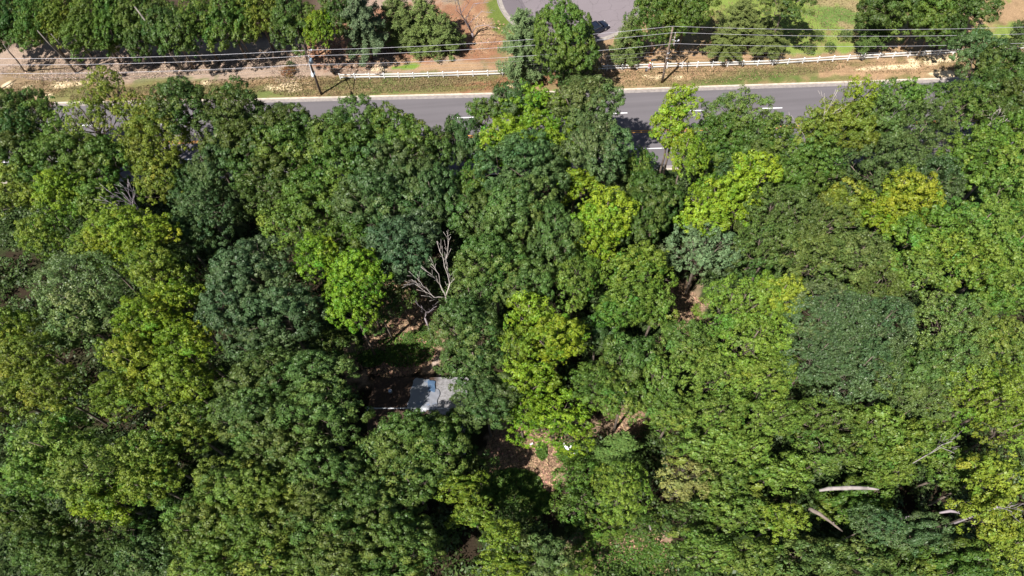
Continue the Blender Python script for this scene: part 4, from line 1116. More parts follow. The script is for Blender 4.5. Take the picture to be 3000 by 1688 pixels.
(800, 945, 88, 62, 17, 'oak', (.062, .106, .038), 'big clumpy green tree, upper right of four left of the house'),
(640, 1060, 88, 72, 17, 'oak', (.066, .110, .038), 'big clumpy green tree, lower left of four left of the house'),
(790, 1050, 105, 72, 18, 'oak', (.066, .112, .036), 'big clumpy green tree, lower right of four left of the house'),
(700, 1130, 90, 55, 16, 'oak', (.068, .112, .036), 'clumpy green tree below the four left of the house'),
# --- lower left
(150, 1110, 105, 62, 16, 'maple', LG, 'light green tree, upper left one of the pale stand at lower left'),
(90, 1190, 82, 62, 15, 'maple', LG, 'light green tree, leftmost of the pale stand at lower left'),
(235, 1180, 100, 72, 17, 'smooth', (.105, .155, .036), 'pale green tree in the middle of the stand at lower left'),
(370, 1140, 88, 62, 16, 'maple', (.095, .145, .03), 'green tree, upper right one of the pale stand at lower left'),
(380, 1215, 80, 62, 15, 'maple', (.105, .160, .026), 'yellowish tree, lower right one of the pale stand at lower left'),
(260, 1255, 72, 42, 13, 'maple', YG, 'yellow green low tree at the foot of the pale stand'),
(470, 1080, 88, 60, 15, 'maple', (.098, .138, .028), 'olive tree left of the small black gap at lower left'),
(50, 1290, 62, 45, 12, 'oak', DK, 'dark tree in the lower left corner area by the edge'),
(130, 1370, 85, 50, 12, 'oak', DK, 'dark shadowed tree in the lower left corner'),
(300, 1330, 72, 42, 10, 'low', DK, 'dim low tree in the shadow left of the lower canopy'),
(370, 1410, 66, 45, 11, 'oak', DB, 'dark bluish tree at the bottom edge left of the lower canopy'),
(590, 1215, 88, 66, 17, 'oak', (.088, .135, .032), 'yellow tinged clumpy tree at the upper left of the lower canopy'),
(700, 1240, 85, 62, 16, 'oak', (.098, .140, .030), 'olive speckled tree in the upper part of the lower canopy'),
(520, 1310, 85, 72, 16, 'oak', (.080, .130, .032), 'clumpy tree at the left rim of the lower canopy'),
(640, 1340, 90, 72, 17, 'oak', (.086, .130, .030), 'clumpy yellowish tree left of the middle of the lower canopy'),
(540, 1420, 88, 62, 16, 'oak', (.084, .132, .030), 'clumpy tree at the bottom edge, leftmost of the lower canopy'),
(690, 1430, 88, 60, 16, 'oak', (.088, .130, .030), 'clumpy tree at the bottom edge, second in the lower canopy'),
(820, 1190, 85, 66, 17, 'oak', (.064, .108, .034), 'clumpy green tree below right of the trees left of the house'),
(800, 1290, 88, 66, 17, 'oak', (.070, .112, .034), 'clumpy green tree in the centre of the lower canopy'),
(850, 1390, 92, 72, 17, 'oak', (.072, .116, .034), 'clumpy green tree at the bottom edge in the middle of the lower canopy'),
(930, 1260, 80, 66, 16, 'oak', (.066, .108, .032), 'clumpy green tree right of the centre of the lower canopy'),
(1010, 1360, 92, 66, 16, 'oak', (.072, .116, .032), 'clumpy green tree near the bottom edge right side of the lower canopy'),
(960, 1440, 85, 52, 15, 'oak', (.072, .116, .032), 'clumpy green tree on the bottom edge, rightmost of the lower canopy'),
(1050, 1100, 92, 66, 16, 'oak', (.068, .114, .032), 'clumpy green tree just below the house roof'),
(1140, 1085, 46, 42, 12, 'oak', DK, 'dark tree in the shade just in front of the house'),
(975, 1140, 62, 62, 15, 'oak', (.062, .104, .034), 'clumpy green tree left below the house roof'),
(1105, 1120, 62, 55, 15, 'oak', (.070, .116, .032), 'green tree left of the deep shadow below the house'),
(1030, 1215, 72, 52, 15, 'oak', (.064, .106, .032), 'green tree between the house tree and the yellowish one'),
(1150, 1225, 62, 42, 13, 'maple', (.105, .155, .022), 'yellow green tree at the left side of the black hollow'),
(1190, 1290, 55, 42, 12, 'maple', (.100, .150, .024), 'yellow green tree lower down along the black hollow'),
(1255, 1345, 55, 42, 12, 'maple', (.100, .150, .022), 'yellow green tree near the bottom of the black hollow'),
(1270, 1420, 72, 42, 12, 'maple', (.105, .155, .024), 'yellow green tree at the bottom edge below the black hollow'),
(1370, 1400, 55, 50, 11, 'oak', GG, 'greyish green tree at the bottom edge right of the yellow green one'),
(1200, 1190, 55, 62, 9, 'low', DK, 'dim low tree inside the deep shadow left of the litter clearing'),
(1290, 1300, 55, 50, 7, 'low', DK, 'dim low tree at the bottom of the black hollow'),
# --- lower right
(1560, 1130, 72, 52, 10, 'pine', (.065, .12, .035), 'feathery dark green tree right of the white debris'),
(1450, 1195, 62, 42, 6, 'smooth', (.070, .125, .026), 'low leafy tree at the right rim of the litter clearing'),
(1450, 1270, 62, 50, 7, 'smooth', (.068, .118, .026), 'low dark leafy tree below the one at the rim of the clearing'),
(1560, 1235, 66, 72, 12, 'smooth', (.105, .165, .028), 'round bright green tree lower right of the litter clearing'),
(1520, 1330, 50, 36, 5, 'smooth', (.095, .15, .028), 'low bright tree near the pale earth patch at the bottom'),
(1660, 960, 50, 60, 15, 'maple', (.078, .13, .03), 'green tree immediately left of the tall light canopy'),
(1740, 870, 85, 72, 16, 'maple', (.078, .130, .034), 'green tree at the left foot of the brightest smooth canopy'),
(1860, 770, 92, 72, 19, 'smooth', (.108, .175, .032), 'bright smooth tree, upper one of the light canopy right of centre'),
(1960, 745, 80, 60, 18, 'maple', (.140, .195, .028), 'yellowish bright tree at the top of the light canopy right of centre'),
(1890, 860, 100, 75, 19, 'smooth', (.110, .175, .032), 'bright smooth tree in the middle of the light canopy'),
(1790, 940, 92, 66, 17, 'smooth', (.090, .150, .034), 'light green tree at the lower left of the light canopy'),
(1930, 950, 92, 62, 18, 'smooth', (.108, .170, .034), 'bright smooth tree at the lower right of the light canopy'),
(2090, 790, 95, 72, 19, 'glossy', GL, 'dark glossy tree, upper left of the glinting dark group'),
(2210, 820, 100, 76, 19, 'glossy', GL, 'dark glossy tree, upper right of the glinting dark group'),
(2060, 890, 88, 72, 18, 'glossy', GL, 'dark glossy tree, left of the glinting dark group'),
(2170, 920, 105, 76, 18, 'glossy', (.062, .100, .05), 'dark glossy tree, lowest of the glinting dark group'),
(2290, 935, 66, 60, 16, 'oak', (.078, .125, .040), 'green tree joining the glinting group to the yellow flecked trees'),
(2400, 800, 85, 66, 17, 'glossy', (.100, .150, .045), 'yellow flecked dark green tree at the right, upper one'),
(2390, 905, 95, 66, 17, 'glossy', (.100, .152, .048), 'yellow flecked dark green tree at the right, lower one'),
(2510, 860, 72, 72, 16, 'maple', (.095, .145, .035), 'green tree at the right edge beside the yellow flecked trees'),
(2330, 1000, 66, 50, 15, 'glossy', (.085, .125, .045), 'mottled green tree below the yellow flecked trees'),
(2460, 1000, 95, 62, 17, 'smooth', (.125, .180, .028), 'bright yellow green tree on the right, left one of the pair above the branch'),
(2545, 990, 66, 72, 16, 'smooth', (.120, .175, .028), 'bright yellow green tree cut by the right edge above the branch'),
(2540, 1080, 62, 50, 16, 'smooth', (.115, .170, .028), 'yellow green tree at the right edge just above the dark gap'),
(1690, 1040, 85, 62, 15, 'maple', (.085, .140, .032), 'green tree left one in the row below the light canopy'),
(1810, 1040, 92, 62, 16, 'smooth', (.090, .150, .034), 'light green tree, middle one in the row below the light canopy'),
(1930, 1050, 85, 60, 16, 'smooth', (.098, .155, .034), 'light green tree, right one in the row below the light canopy'),
(2075, 1060, 85, 62, 15, 'smooth', (.080, .125, .03), 'smooth dull green conical tree above the pale log, upper half'),
(2085, 1140, 80, 60, 14, 'smooth', (.082, .128, .032), 'smooth dull green tree just above the pale log'),
(1760, 1125, 80, 56, 14, 'maple', (.088, .140, .034), 'green tree above the buff tinted tree'),
(1725, 1205, 66, 52, 13, 'smooth', (.165, .175, .075), 'buff tinted flowering tree in the lower right part'),
(1860, 1130, 80, 56, 14, 'maple', (.092, .145, .032), 'green tree right of the buff tinted tree, upper'),
(1830, 1210, 80, 56, 13, 'maple', (.075, .125, .03), 'green tree right of the buff tinted tree, lower'),
(1950, 1190, 82, 56, 13, 'maple', (.085, .138, .03), 'green tree left of the pale log'),
(2210, 1080, 72, 62, 14, 'maple', (.088, .140, .03), 'green tree right of the conical dull tree'),
(2230, 1170, 85, 50, 12, 'maple', (.085, .138, .03), 'green tree behind the right end of the pale log'),
(2330, 1110, 80, 60, 14, 'maple', (.088, .142, .03), 'green tree below the mottled tree, left of the curved grey branch'),
(2390, 1180, 72, 50, 12, 'maple', (.080, .130, .03), 'green tree right of the pale log near the black hole'),
(2150, 1265, 72, 36, 9, 'oak', MD, 'low green tree just below the pale log'),
(2500, 1200, 80, 62, 17, 'maple', (.135, .180, .028), 'yellow tree at lower right, upper one by the edge'),
(2480, 1290, 82, 72, 17, 'maple', (.130, .175, .028), 'yellow tree at lower right, middle one with grey twigs'),
(2545, 1370, 72, 62, 15, 'maple', (.120, .165, .03), 'yellow green tree in the lower right corner'),
(2205, 1320, 66, 50, 13, 'glossy', (.065, .115, .055), 'bluish glossy tree surrounded by shadow in the lower right'),
(2310, 1345, 62, 42, 12, 'oak', (.06, .10, .05), 'bluish green tree right of the glossy shadowed one'),
(1970, 1310, 60, 50, 14, 'maple', (.110, .165, .026), 'bright green tree below the left broken snag'),
(1850, 1290, 85, 56, 13, 'maple', (.078, .125, .03), 'green tree left of the bright tree in the lower right'),
(1740, 1300, 66, 45, 10, 'smooth', (.070, .115, .034), 'soft green tree below the buff tinted one'),
(1770, 1380, 85, 56, 13, 'maple', (.072, .120, .028), 'green tree near the bottom edge right of the earth patches'),
(1890, 1400, 85, 56, 13, 'maple', (.080, .125, .03), 'green tree at the bottom edge below the bright tree'),
(2030, 1420, 80, 50, 12, 'oak', (.085, .125, .045), 'speckled green tree at the bottom edge right of centre'),
(2150, 1410, 72, 50, 12, 'oak', (.066, .106, .036), 'dark green tree at the bottom edge below the glossy shadowed one'),
(2290, 1430, 72, 36, 10, 'oak', DK, 'dark low tree at the bottom edge inside the big shadow'),
(2420, 1430, 80, 42, 12, 'oak', MD, 'green tree at the bottom edge left of the corner'),
(1620, 1320, 50, 36, 6, 'low', MD, 'small green tree beside the thin white broken stem at the bottom'),
(1440, 1430, 50, 40, 7, 'smooth', (.10, .15, .03), 'low bright tree on the bottom edge left of the earth patches'),
]
def theta(p):
    return math.atan2(math.hypot(p[0], p[1]), CAM_H - p[2])
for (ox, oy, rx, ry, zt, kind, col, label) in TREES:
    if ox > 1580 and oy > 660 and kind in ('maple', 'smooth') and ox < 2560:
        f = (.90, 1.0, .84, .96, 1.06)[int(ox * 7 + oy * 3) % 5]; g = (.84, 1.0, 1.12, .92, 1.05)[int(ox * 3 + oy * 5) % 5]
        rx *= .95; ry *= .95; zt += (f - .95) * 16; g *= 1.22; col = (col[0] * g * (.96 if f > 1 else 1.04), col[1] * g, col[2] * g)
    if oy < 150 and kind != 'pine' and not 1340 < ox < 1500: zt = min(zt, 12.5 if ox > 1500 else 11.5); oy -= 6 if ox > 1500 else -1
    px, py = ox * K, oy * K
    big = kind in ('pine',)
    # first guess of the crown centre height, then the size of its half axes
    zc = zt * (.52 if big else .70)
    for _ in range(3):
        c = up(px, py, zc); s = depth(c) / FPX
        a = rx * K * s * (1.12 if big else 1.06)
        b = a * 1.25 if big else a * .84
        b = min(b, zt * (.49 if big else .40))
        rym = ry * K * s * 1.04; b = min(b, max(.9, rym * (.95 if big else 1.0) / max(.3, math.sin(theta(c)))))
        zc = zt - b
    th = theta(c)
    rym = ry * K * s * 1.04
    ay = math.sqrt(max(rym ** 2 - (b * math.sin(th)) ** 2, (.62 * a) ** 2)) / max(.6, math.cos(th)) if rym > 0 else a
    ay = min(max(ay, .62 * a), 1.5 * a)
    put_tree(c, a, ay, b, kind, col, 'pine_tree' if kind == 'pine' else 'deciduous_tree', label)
# understory trees filling the shade between the big crowns
CLEAR = [[(1060, 1130), (1000, 1060), (1040, 960), (1130, 860), (1240, 830), (1300, 900), (1300, 1060), (1380, 1150), (1380, 1260), (1060, 1260)],
         [(1400, 1230), (1560, 1260), (1720, 1290), (1700, 1350), (1640, 1420), (1600, 1500), (1520, 1560), (1440, 1560), (1360, 1400)],
         [(1900, 860), (2090, 830), (2060, 1000), (1900, 1060)], [(1690, 1560), (1960, 1560), (1960, 1700), (1640, 1700)], [(1700, 1180), (1950, 1180), (1880, 1290), (1720, 1280)]]
CLEARW = [[up(*p) for p in poly] for poly in CLEAR]
def inside(x, y, poly):
    r = False
    for i in range(len(poly)):
        a, c = poly[i], poly[i - 1]
        if (a[1] > y) != (c[1] > y) and x < (c[0] - a[0]) * (y - a[1]) / (c[1] - a[1]) + a[0]: r = not r
    return r
frs = random.Random(77); listed = list(PLACED); cands = {True: [], False: []}
yy = -8.0
while yy < 122:
    xx = -100.0 + frs.uniform(0, 3)
    while xx < 100:
        x, y = xx + frs.uniform(-1.4, 1.4), yy + frs.uniform(-1.4, 1.4)
        xx += 5.0
        cy_ = float(curb_y(x))
        south = y < cy_ - ROAD_W - 2.2
        north_w = (x < -33 and y > cy_ + 9.5) or (y > 112 and not (-2 < x < 30))
        if not (south or north_w): continue
        if any(inside(x, y, p) for p in CLEARW): continue
        if abs(x) > 40 + y * .62: continue
        cov = min(((x - q[0]) / q[2]) ** 2 + ((y - q[1]) / q[3]) ** 2 for q in listed)
        cands[south].append((cov, x, y))
    yy += 5.0
nd = len([1 for t in TREES if t[5] != 'pine'])
room = {True: 296 - nd - 14, False: 14}
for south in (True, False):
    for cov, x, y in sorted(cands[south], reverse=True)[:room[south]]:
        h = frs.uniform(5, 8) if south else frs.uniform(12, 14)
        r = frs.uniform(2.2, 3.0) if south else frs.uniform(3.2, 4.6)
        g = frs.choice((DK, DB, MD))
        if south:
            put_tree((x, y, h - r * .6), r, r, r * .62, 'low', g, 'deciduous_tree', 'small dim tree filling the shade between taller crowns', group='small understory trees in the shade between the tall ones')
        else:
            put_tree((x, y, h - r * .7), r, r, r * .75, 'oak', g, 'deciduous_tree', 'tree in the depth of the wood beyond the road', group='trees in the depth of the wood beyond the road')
print('fillers', room)

ur = np.random.RandomState(21); UP = []
for _ in range(12500):
    x, y = ur.uniform(-108, 108), ur.uniform(-9, 92)
    if y > float(curb_y(x)) - ROAD_W - 1.5 or abs(x) > 62 + y * .62: continue
    if any(inside(x, y, p) for p in CLEARW): continue
    if -19 < x < -2 and 21 < y < 34: continue
    UP.append((x, y, ur.uniform(.3, 2.8)))
UP = np.array(UP); ucr = ur.uniform(.7, 1.5, len(UP)); un = (ucr ** 2 * 62).astype(int)
ui = np.repeat(np.arange(len(UP)), un); uu = unit(len(ui), ur) + np.array([0, 0, .5]); uu /= np.linalg.norm(uu, axis=1, keepdims=True)
upos = UP[ui] + uu * (ucr[ui] * ur.uniform(.6, 1.1, len(ui)))[:, None] * np.array([1, 1, .8])
unr = uu * .7 + np.array([0, 0, .4]) + unit(len(ui), ur) * .5; unr /= np.linalg.norm(unr, axis=1, keepdims=True)
upos[:, 2] = np.maximum(upos[:, 2], .05)
UQ = leaf_quads(upos, unr, .32, .62, ur); uv = ur.uniform(.7, 1.2, len(UP))
o = link('undergrowth', quads_mesh('undergrowth', UQ, {'lv': uv[ui] * ur.uniform(.7, 1.3, len(ui)), 'lh': .5 + ur.normal(size=len(ui)) * .012}), LEAF)
o.color = (.055, .092, .022, 1); tag(o, kind='stuff')

# slender bare trunks leaning out of the roadside wood
def bare_trunk(b_, t_, r, label):
    B_ = up(*b_); T_ = up(*t_[:2], t_[2])
    o = empty('slender_trunk', B_); tag(o, label, 'tree trunk', 'bare slender trunks at the edge of the roadside wood')
    d = T_ - B_
    MB().tube([(0, 0, -.2), d * .35 + Vector((.1, .1, 0)), d * .7, d], [r * 1.2, r, r * .8, r * .5], 7).build('stem', PALEBARK, o)
    mb = MB(); q = d * .8; mb.tube([q, q + Vector((.7, .3, .9))], [r * .3, .02], 5); q = d * .6; mb.tube([q, q + Vector((-.6, .4, .8))], [r * .3, .02], 5); mb.build('twig', PALEBARK, o)
PALEBARK = plain('pale_grey_bark', (.24, .21, .19), .9, noise=.3, scale=2)
for i, (b_, t_, r, lb) in enumerate([((71, 209), (10, 130, 9), .13, 'short pale trunk nearest the left edge, standing in the mulch'), ((224, 214), (110, 90, 10), .17, 'pale leaning trunk, front one of the crossed pair at the left'), ((243, 199), (150, 100, 10), .15, 'pale leaning trunk behind the front one of the crossed pair'),
    ((285, 192), (200, 90, 9), .13, 'thin trunk with a v shaped shadow right of the crossed pair'), ((369, 190), (300, 90, 9), .11, 'thin upright trunk between the v shadow and the long trunk'), ((453, 191), (380, 80, 9), .11, 'thin trunk just left of the longest leaning trunk'),
    ((540, 210), (395, 20, 13), .20, 'longest pale leaning trunk in the upper left wood'), ((606, 198), (520, 70, 11), .14, 'dark thin trunk right of the longest leaning trunk'), ((728, 157), (690, 90, 8), .13, 'pale trunk in the dark gap under the yellowish tree'), ((847, 168), (790, 80, 9), .13, 'curved pale trunk in the dark gap left of the lamp pole'), ((800, 196), (770, 150, 5), .10, 'short thin trunk below the small lime bough near the lamp pole')]):
    bare_trunk(b_, t_, r, lb)

# dead trees, snags and logs
def dead_tree(base_px, zb, limbs, r, mat, name, label, cat, trunk_from_ground=True):
    """limbs: chains of (px, py, z); zb: height at base_px"""
    B_ = up(*base_px, zb)
    o = empty(name, (B_.x, B_.y, 0)); tag(o, label, cat)
    O = Vector((B_.x, B_.y, 0)); rs = random.Random(int(base_px[0]))
    if trunk_from_ground: MB().tube([(0, 0, -.2), (0.1, 0, zb * .5), B_ - O], [r * 1.3, r * 1.1, r], 8).build('trunk', mat, o)
    for ch in limbs:
        mb = MB(); pts = [B_ - O] + [up(x, y, z) - O for x, y, z in ch]
        fine = []
        for i in range(len(pts) - 1):
            for k in range(3): fine.append(pts[i].lerp(pts[i + 1], k / 3) + Vector([rs.uniform(-.07, .07) for _ in range(3)]) * (1 if i or k else 0))
        fine.append(pts[-1]); n = len(fine)
        mb.tube(fine, [max(.025, r * .52 * (1 - i / n)) for i in range(n)], 6)
        for i in range(2, n - 1):
            if rs.random() < .75:
                d = (fine[i + 1] - fine[i - 1]).normalized(); e = fine[i] + d * rs.uniform(.5, 1.3) + Vector((rs.uniform(-.7, .7), rs.uniform(-.7, .7), rs.uniform(-.1, .6)))
                mid = fine[i].lerp(e, .5) + Vector((rs.uniform(-.1, .1), rs.uniform(-.1, .1), 0))
                mb.tube([fine[i], mid, e], [r * .2, r * .13, .015], 5)
                e2 = mid + d * .5 + Vector((rs.uniform(-.5, .5), rs.uniform(-.5, .5), .2)); mb.tube([mid, e2], [r * .1, .012], 4)
        mb.build('branch', mat, o)
    return o
# the pale one above the clearing (zoom region 5: x = 1000 + u / 2.574, y = 563 + v / 2.574)
def z5(u, v, z): return (1000 + u / 2.574, 563 + v / 2.574, z)
dead_tree(z5(785, 790, 13)[:2], 13, [[z5(700, 795, 14), z5(600, 725, 15), z5(540, 690, 15.5), z5(470, 700, 16)], [z5(700, 795, 14), z5(610, 700, 15.5), z5(575, 650, 16)], [z5(745, 700, 14.5), z5(700, 640, 15.5), z5(600, 565, 16.5)], [z5(745, 700, 14.5), z5(735, 620, 16), z5(680, 540, 17)],
    [z5(820, 690, 14.5), z5(785, 590, 16), z5(760, 480, 17), z5(720, 370, 18)], [z5(820, 690, 14.5), z5(790, 560, 16), z5(805, 400, 18), z5(810, 350, 18.5)]], .085, DEADWOOD, 'dead_tree', 'pale dead tree with bare forked branches above the reddish clearing', 'dead tree')
dead_tree(z5(630, 950, 7)[:2], 7, [[z5(640, 910, 8), z5(720, 860, 9)], [z5(640, 900, 8), z5(600, 865, 9)]], .10, TWIG, 'dead_tree', 'thin leafless sapling below the pale dead branches', 'dead tree')
# grey twiggy one at the left
def z4(u, v, z): return (u / 2.574, 563 + v / 2.574, z)
dead_tree(z4(1330, 290, 8)[:2], 8, [[z4(1180, 210, 10), z4(1000, 90, 13), z4(920, 0, 15)], [z4(1180, 210, 10), z4(950, 150, 13), z4(760, 110, 15)], [z4(1100, 170, 11), z4(930, 60, 14), z4(800, -20, 16)], [z4(1080, 160, 11), z4(980, 40, 14), z4(960, -60, 16)], [z4(1050, 160, 11), z4(900, 190, 13), z4(830, 140, 15)], [z4(1000, 100, 13), z4(900, 40, 15), z4(840, 40, 16)], [z4(1000, 100, 13), z4(1010, 0, 15), z4(900, -70, 17)], [z4(950, 120, 13), z4(850, 90, 15), z4(750, 30, 16)]], .17, TWIG, 'dead_tree', 'grey twiggy dead tree leaning left among the olive trees', 'dead tree')
# by the turning circle
def z2(u, v, z): return (1000 + u / 2.574, v / 2.574, z)
dead_tree(z2(985, 250, 1)[:2], 1, [[z2(900, 100, 6), z2(880, 0, 9), z2(760, 10, 11)], [z2(940, 140, 4), z2(1000, 30, 7), z2(1110, 20, 9)], [z2(960, 180, 3), z2(1060, 90, 5), z2(1140, 95, 6)], [z2(900, 100, 6), z2(960, 20, 9), z2(900, -40, 11)], [z2(1020, 200, 3), z2(1100, 190, 4), z2(1180, 215, 4)], [z2(930, 150, 4), z2(870, 80, 7), z2(860, 10, 9)]], .17, TWIG, 'dead_tree', 'tangled grey dead tree beside the kerb of the turning circle', 'dead tree')
def z3(u, v, z): return (2000 + u / 2.574, v / 2.574, z)
dead_tree(z3(905, 1085, 12)[:2], 12, [[z3(920, 1030, 14), z3(850, 930, 16), z3(780, 885, 17)], [z3(960, 1060, 13.5), z3(1030, 970, 15), z3(1060, 890, 16), z3(1170, 680, 20)], [z3(1020, 970, 15), z3(990, 900, 16), z3(970, 880, 17)], [z3(1060, 890, 16), z3(1120, 860, 17), z3(1170, 830, 18)], [z3(1070, 890, 16), z3(1070, 780, 18), z3(1065, 730, 19)]], .11, DEADWOOD, 'dead_tree', 'bare grey dead branches sticking out beside the road at the right', 'dead tree')
dead_tree(z3(2330, 920, 14)[:2], 14, [[z3(2330, 880, 15), z3(2350, 850, 16)], [z3(2370, 880, 15), z3(2395, 825, 17)], [z3(2390, 935, 15), z3(2450, 895, 16)]], .14, DEADWOOD, 'dead_tree', 'three bare dead prongs sticking up near the right edge', 'dead tree')
dead_tree(z3(1580, 880, 14)[:2], 14, [[z3(1610, 820, 15.5), z3(1640, 760, 17)], [z3(1630, 830, 15.5), z3(1690, 780, 17)]], .08, TWIG, 'dead_tree', 'thin bare twigs in front of the road at the right', 'dead tree')
# pale log and snags lying over the canopy at the lower right (overview coordinates)
def log(pts, rad, mat, name, label, cat):
    P_ = [up(x * K, y * K, z) for x, y, z in pts]; o = empty(name, P_[0]); tag(o, label, cat)
    fine = []; R_ = []; rs = random.Random(3)
    for i in range(len(P_) - 1):
        for k in range(4):
            t = k / 4; fine.append(P_[i].lerp(P_[i + 1], t) - P_[0]); R_.append((rad[i] * (1 - t) + rad[i + 1] * t) * rs.uniform(.9, 1.08))
    fine.append(P_[-1] - P_[0]); R_.append(rad[-1])
    MB().tube(fine, R_, 12).build('stem', mat, o)
    mb = MB(); q = fine[len(fine) * 3 // 4]; mb.tube([q + Vector((0, 0, rad[1] * .6)), q + Vector((.1, .05, rad[1] * 1.2))], [rad[1] * .55, rad[1] * .4], 10); mb.build('broken_stub', mat, o)
log([(2060, 1234, 14.3), (2085, 1229, 14.6), (2140, 1227, 14.9), (2180, 1228, 15.0), (2210, 1231, 15)], [.11, .19, .20, .15, .07], PALEWOOD, 'fallen_log', 'pale barkless log lying across the green canopy at lower right', 'log')
log([(2035, 1280, 9), (2060, 1292, 9.5), (2085, 1310, 9), (2118, 1336, 8)], [.22, .19, .13, .08], SNAGM, 'broken_snag', 'broken brown snag slanting down into the shadow below the pale log', 'log')
log([(2362, 1290, 10.5), (2390, 1285, 11), (2425, 1292, 11)], [.09, .15, .1], TWIG, 'broken_snag', 'short splintered grey snag left of the lower yellow trees', 'log')
log([(2262, 1306, 10), (2285, 1300, 10.5), (2305, 1296, 10.8)], [.07, .1, .06], TWIG, 'broken_snag', 'small pale broken branch left of the splintered snag', 'log')
log([(1633, 1318, 5), (1636, 1332, 5.5)], [.12, .07], PALEWOOD, 'broken_snag', 'thin white broken stem near the bottom edge', 'log')
dead_tree((2330 * K, 1145 * K), 14, [[(2370 * K, 1118 * K, 15), (2395 * K, 1110 * K, 15.5)], [(2365 * K, 1125 * K, 15), (2400 * K, 1140 * K, 15.5)]], .035, TWIG, 'dead_tree', 'curved bare grey branch left of the lower right yellow trees', 'dead tree')
dead_tree((2510 * K, 1275 * K), 16.5, [[(2530 * K, 1282 * K, 17), (2545 * K, 1288 * K, 17.4)], [(2530 * K, 1275 * K, 17), (2550 * K, 1272 * K, 17.4)]], .1, TWIG, 'dead_tree', 'bare grey twigs poking from the yellow tree near the right edge', 'dead tree')

# ------------------------------------------------------------------ small shrubs
def shrub(px, py, r, h, col, label, kind='low', name='shrub'):
    c = up(px, py, h * .5)
    return put_tree((c.x, c.y, h * .55), r, r, h * .5, kind, col, name, label, 'shrub')
for px, py, r, h, col, lb in [(2395, 105, 1.1, 1.6, PN, 'small shrub on the lawn, upper left of the four'), (2480, 104, 1.2, 1.6, PN, 'small shrub on the lawn, upper right of the four'), (2432, 137, 1.0, 1.2, PN, 'small shrub on the lawn nearest the fence'), (2372, 140, 1.2, 1.6, PN, 'small shrub on the lawn, left of the one nearest the fence'),
    (845, 208, 1.3, 1.2, (.15, .075, .035), 'round reddish brown shrub left of the lamp pole'), (850, 190, .7, 1.2, (.035, .08, .03), 'tiny dark green seedling behind the reddish brown shrub'),
    (1200, 990, .9, 1.0, (.07, .14, .03), 'small green bush on the litter left side of the reddish clearing'), (1240, 975, 1.0, 1.0, (.08, .15, .03), 'bright bush at the upper right of the reddish clearing'), (1150, 1045, .8, .6, (.08, .15, .025), 'low bright bush at the shadow edge in the reddish clearing'), (1525, 1282, .5, .7, (.04, .10, .04), 'tiny dark green plant at the top of the litter clearing'),
    (1748, 200, 1.0, 3.0, TWIG_COL, 'thin bare looking bush behind the fence right of the round tree')]:
    shrub(px, py, r, h, col, lb)
for i, (px, py, r, h) in enumerate([(1280, 85, 1.5, 2.5), (1090, 120, 1.3, 2)]):
    shrub(px, py, r, h, PN, ['young pine shrub near the dead tree by the turning circle', 'young pine shrub on the red needle litter'][i], 'pine')

# ------------------------------------------------------------------ litter, grass tufts, debris
def scatter(n, region, size, aspect, flat, seed, thr=None, z=0.03):
    rs = np.random.RandomState(seed); P_ = []
    for (px, py, rx, ry, w) in region:
        c = up(px, py); s = depth(c) / FPX; m = int(n * w)
        a = rs.uniform(0, 6.283, m); r = np.sqrt(rs.rand(m))
        P_.append(np.stack([c.x + r * np.cos(a) * rx * s, c.y + r * np.sin(a) * ry * s * 1.4, np.full(m, z) + rs.rand(m) * z], 1))
    pos = np.concatenate(P_); k = len(pos)
    cy = curb_y(pos[:, 0]); ok = (pos[:, 1] > cy + .3) | (pos[:, 1] < cy - ROAD_W - .4)
    d = np.hypot(pos[:, 0] - CULC[0], pos[:, 1] - CULC[1]); ok &= d > CULR + .4
    pos = pos[ok]; k = len(pos)
    nr = np.tile([0, 0, 1.0], (k, 1)) * flat + unit(k, rs); nr /= np.linalg.norm(nr, axis=1, keepdims=True)
    return leaf_quads(pos, nr, size, aspect, rs), rs, k
Q, rs_, k = scatter(26000, [(1180, 950, 120, 110, .22), (1160, 1040, 120, 50, .12), (1540, 1330, 120, 70, .22), (1550, 1410, 80, 50, .1), (2000, 910, 60, 60, .06), (1820, 1590, 120, 40, .05), (1930, 1640, 70, 40, .05), (1850, 1230, 60, 40, .05), (1050, 150, 120, 60, .1), (1300, 110, 200, 70, .1)], .26, .6, 1.6, 5)
lm = leaf_material('dry_leaves', .8, .2, .05)
o = link('leaf_litter', quads_mesh('leaf_litter', Q, {'lv': rs_.choice([.6, 1, 1.5, 2.2], k, p=[.3, .35, .25, .1]), 'lh': .5 + rs_.normal(size=k) * .02}), lm); o.color = (.24, .155, .10, 1); tag(o, kind='stuff')
Q, rs_, k = scatter(26000, [(500, 200, 420, 26, .5), (850, 190, 60, 60, .08), (1050, 180, 110, 40, .14), (250, 190, 250, 40, .2), (1750, 190, 90, 40, .08)], .22, .45, 1.6, 6)
o = link('wood_mulch', quads_mesh('wood_mulch', Q, {'lv': rs_.choice([.55, 1, 1.5, 2.0], k, p=[.3, .35, .25, .1]), 'lh': .5 + rs_.normal(size=k) * .015}), lm); o.color = (.28, .21, .165, 1); tag(o, kind='stuff')
Q, rs_, k = scatter(36000, [(1100, 250, 300, 25, .2), (1500, 235, 350, 25, .12), (2100, 215, 400, 28, .22), (600, 260, 400, 24, .2), (150, 260, 160, 30, .06), (2300, 60, 260, 80, .16), (2700, 190, 200, 25, .04)], .26, .35, .5, 8, z=.05)
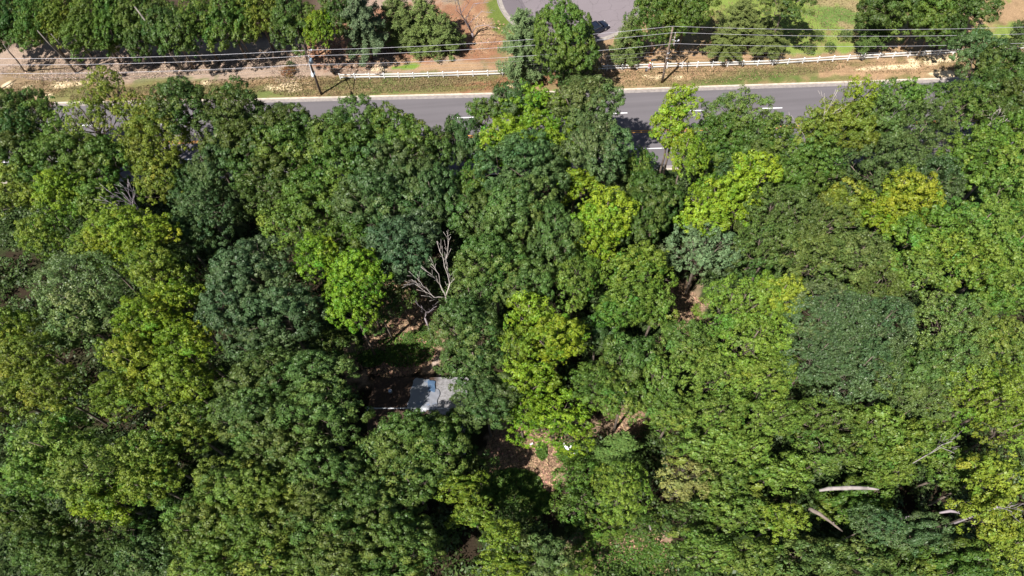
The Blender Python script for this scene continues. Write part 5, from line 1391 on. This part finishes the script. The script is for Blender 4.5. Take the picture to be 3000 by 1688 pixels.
o = link('dry_grass', quads_mesh('dry_grass', Q, {'lv': rs_.uniform(.6, 1.4, k), 'lh': .5 + rs_.normal(size=k) * .02}), lm); o.color = (.20, .155, .08, 1); tag(o, kind='stuff')
Q, rs_, k = scatter(26000, [(1195, 1040, 80, 28, .05), (1200, 1005, 90, 24, .035), (1500, 1430, 90, 40, .2), (1587, 1323, 16, 18, .05), (1560, 1470, 60, 30, .1), (1800, 1620, 130, 50, .10), (1950, 1650, 90, 40, .08), (1960, 960, 20, 50, .05), (1700, 1330, 70, 26, .1), (1090, 1050, 40, 20, .05)], .34, .5, .5, 9, z=.12)
o = link('ground_cover', quads_mesh('ground_cover', Q, {'lv': rs_.uniform(.6, 1.5, k), 'lh': .5 + rs_.normal(size=k) * .015}), LEAF); o.color = (.085, .155, .028, 1); tag(o, kind='stuff')
WHITEP = plain('white_debris', (.82, .83, .85), .5, noise=.08)
def debris(px, py, dims, rz, label, h=.35):
    o = MB().box((0, 0, 0), dims, 0, .92).box((dims[0] * .2, dims[1] * .3, dims[2] * .8), (dims[0] * .5, dims[1] * .6, dims[2]), .5, .9).build('debris', WHITEP)
    p = up(px, py, h); o.location = p; o.rotation_euler = (.12, .08, rz); tag(o, label, 'debris', 'white scraps by the litter clearing')
debris(1656, 1307, (.8, .24, .08), -1.05, 'largest white scrap lying under the edge of the bright drooping tree', .5)
debris(1662, 1316, (.32, .3, .1), .3, 'square white scrap touching the largest one', .5)
debris(1672, 1309, (.36, .14, .05), .9, 'small white scrap right of the largest one', .5)
debris(1676, 1328, (.62, .13, .05), -.6, 'thin white scrap below right of the largest one')
debris(1557, 1301, (.42, .15, .05), .35, 'small white scrap left at the upper rim of the litter clearing')
o = MB().box((0, 0, .12), (.5, .3, .2), 0, .8).box((.1, .18, .1), (.3, .2, .14), .4, .8).build('litter_bag', plain('pale_blue_plastic', (.55, .62, .75), .4)); o.location = up(1759, 227); o.rotation_euler = (0, 0, -.8)
tag(o, 'crumpled pale blue bag on the dry verge below the fence', 'bag')
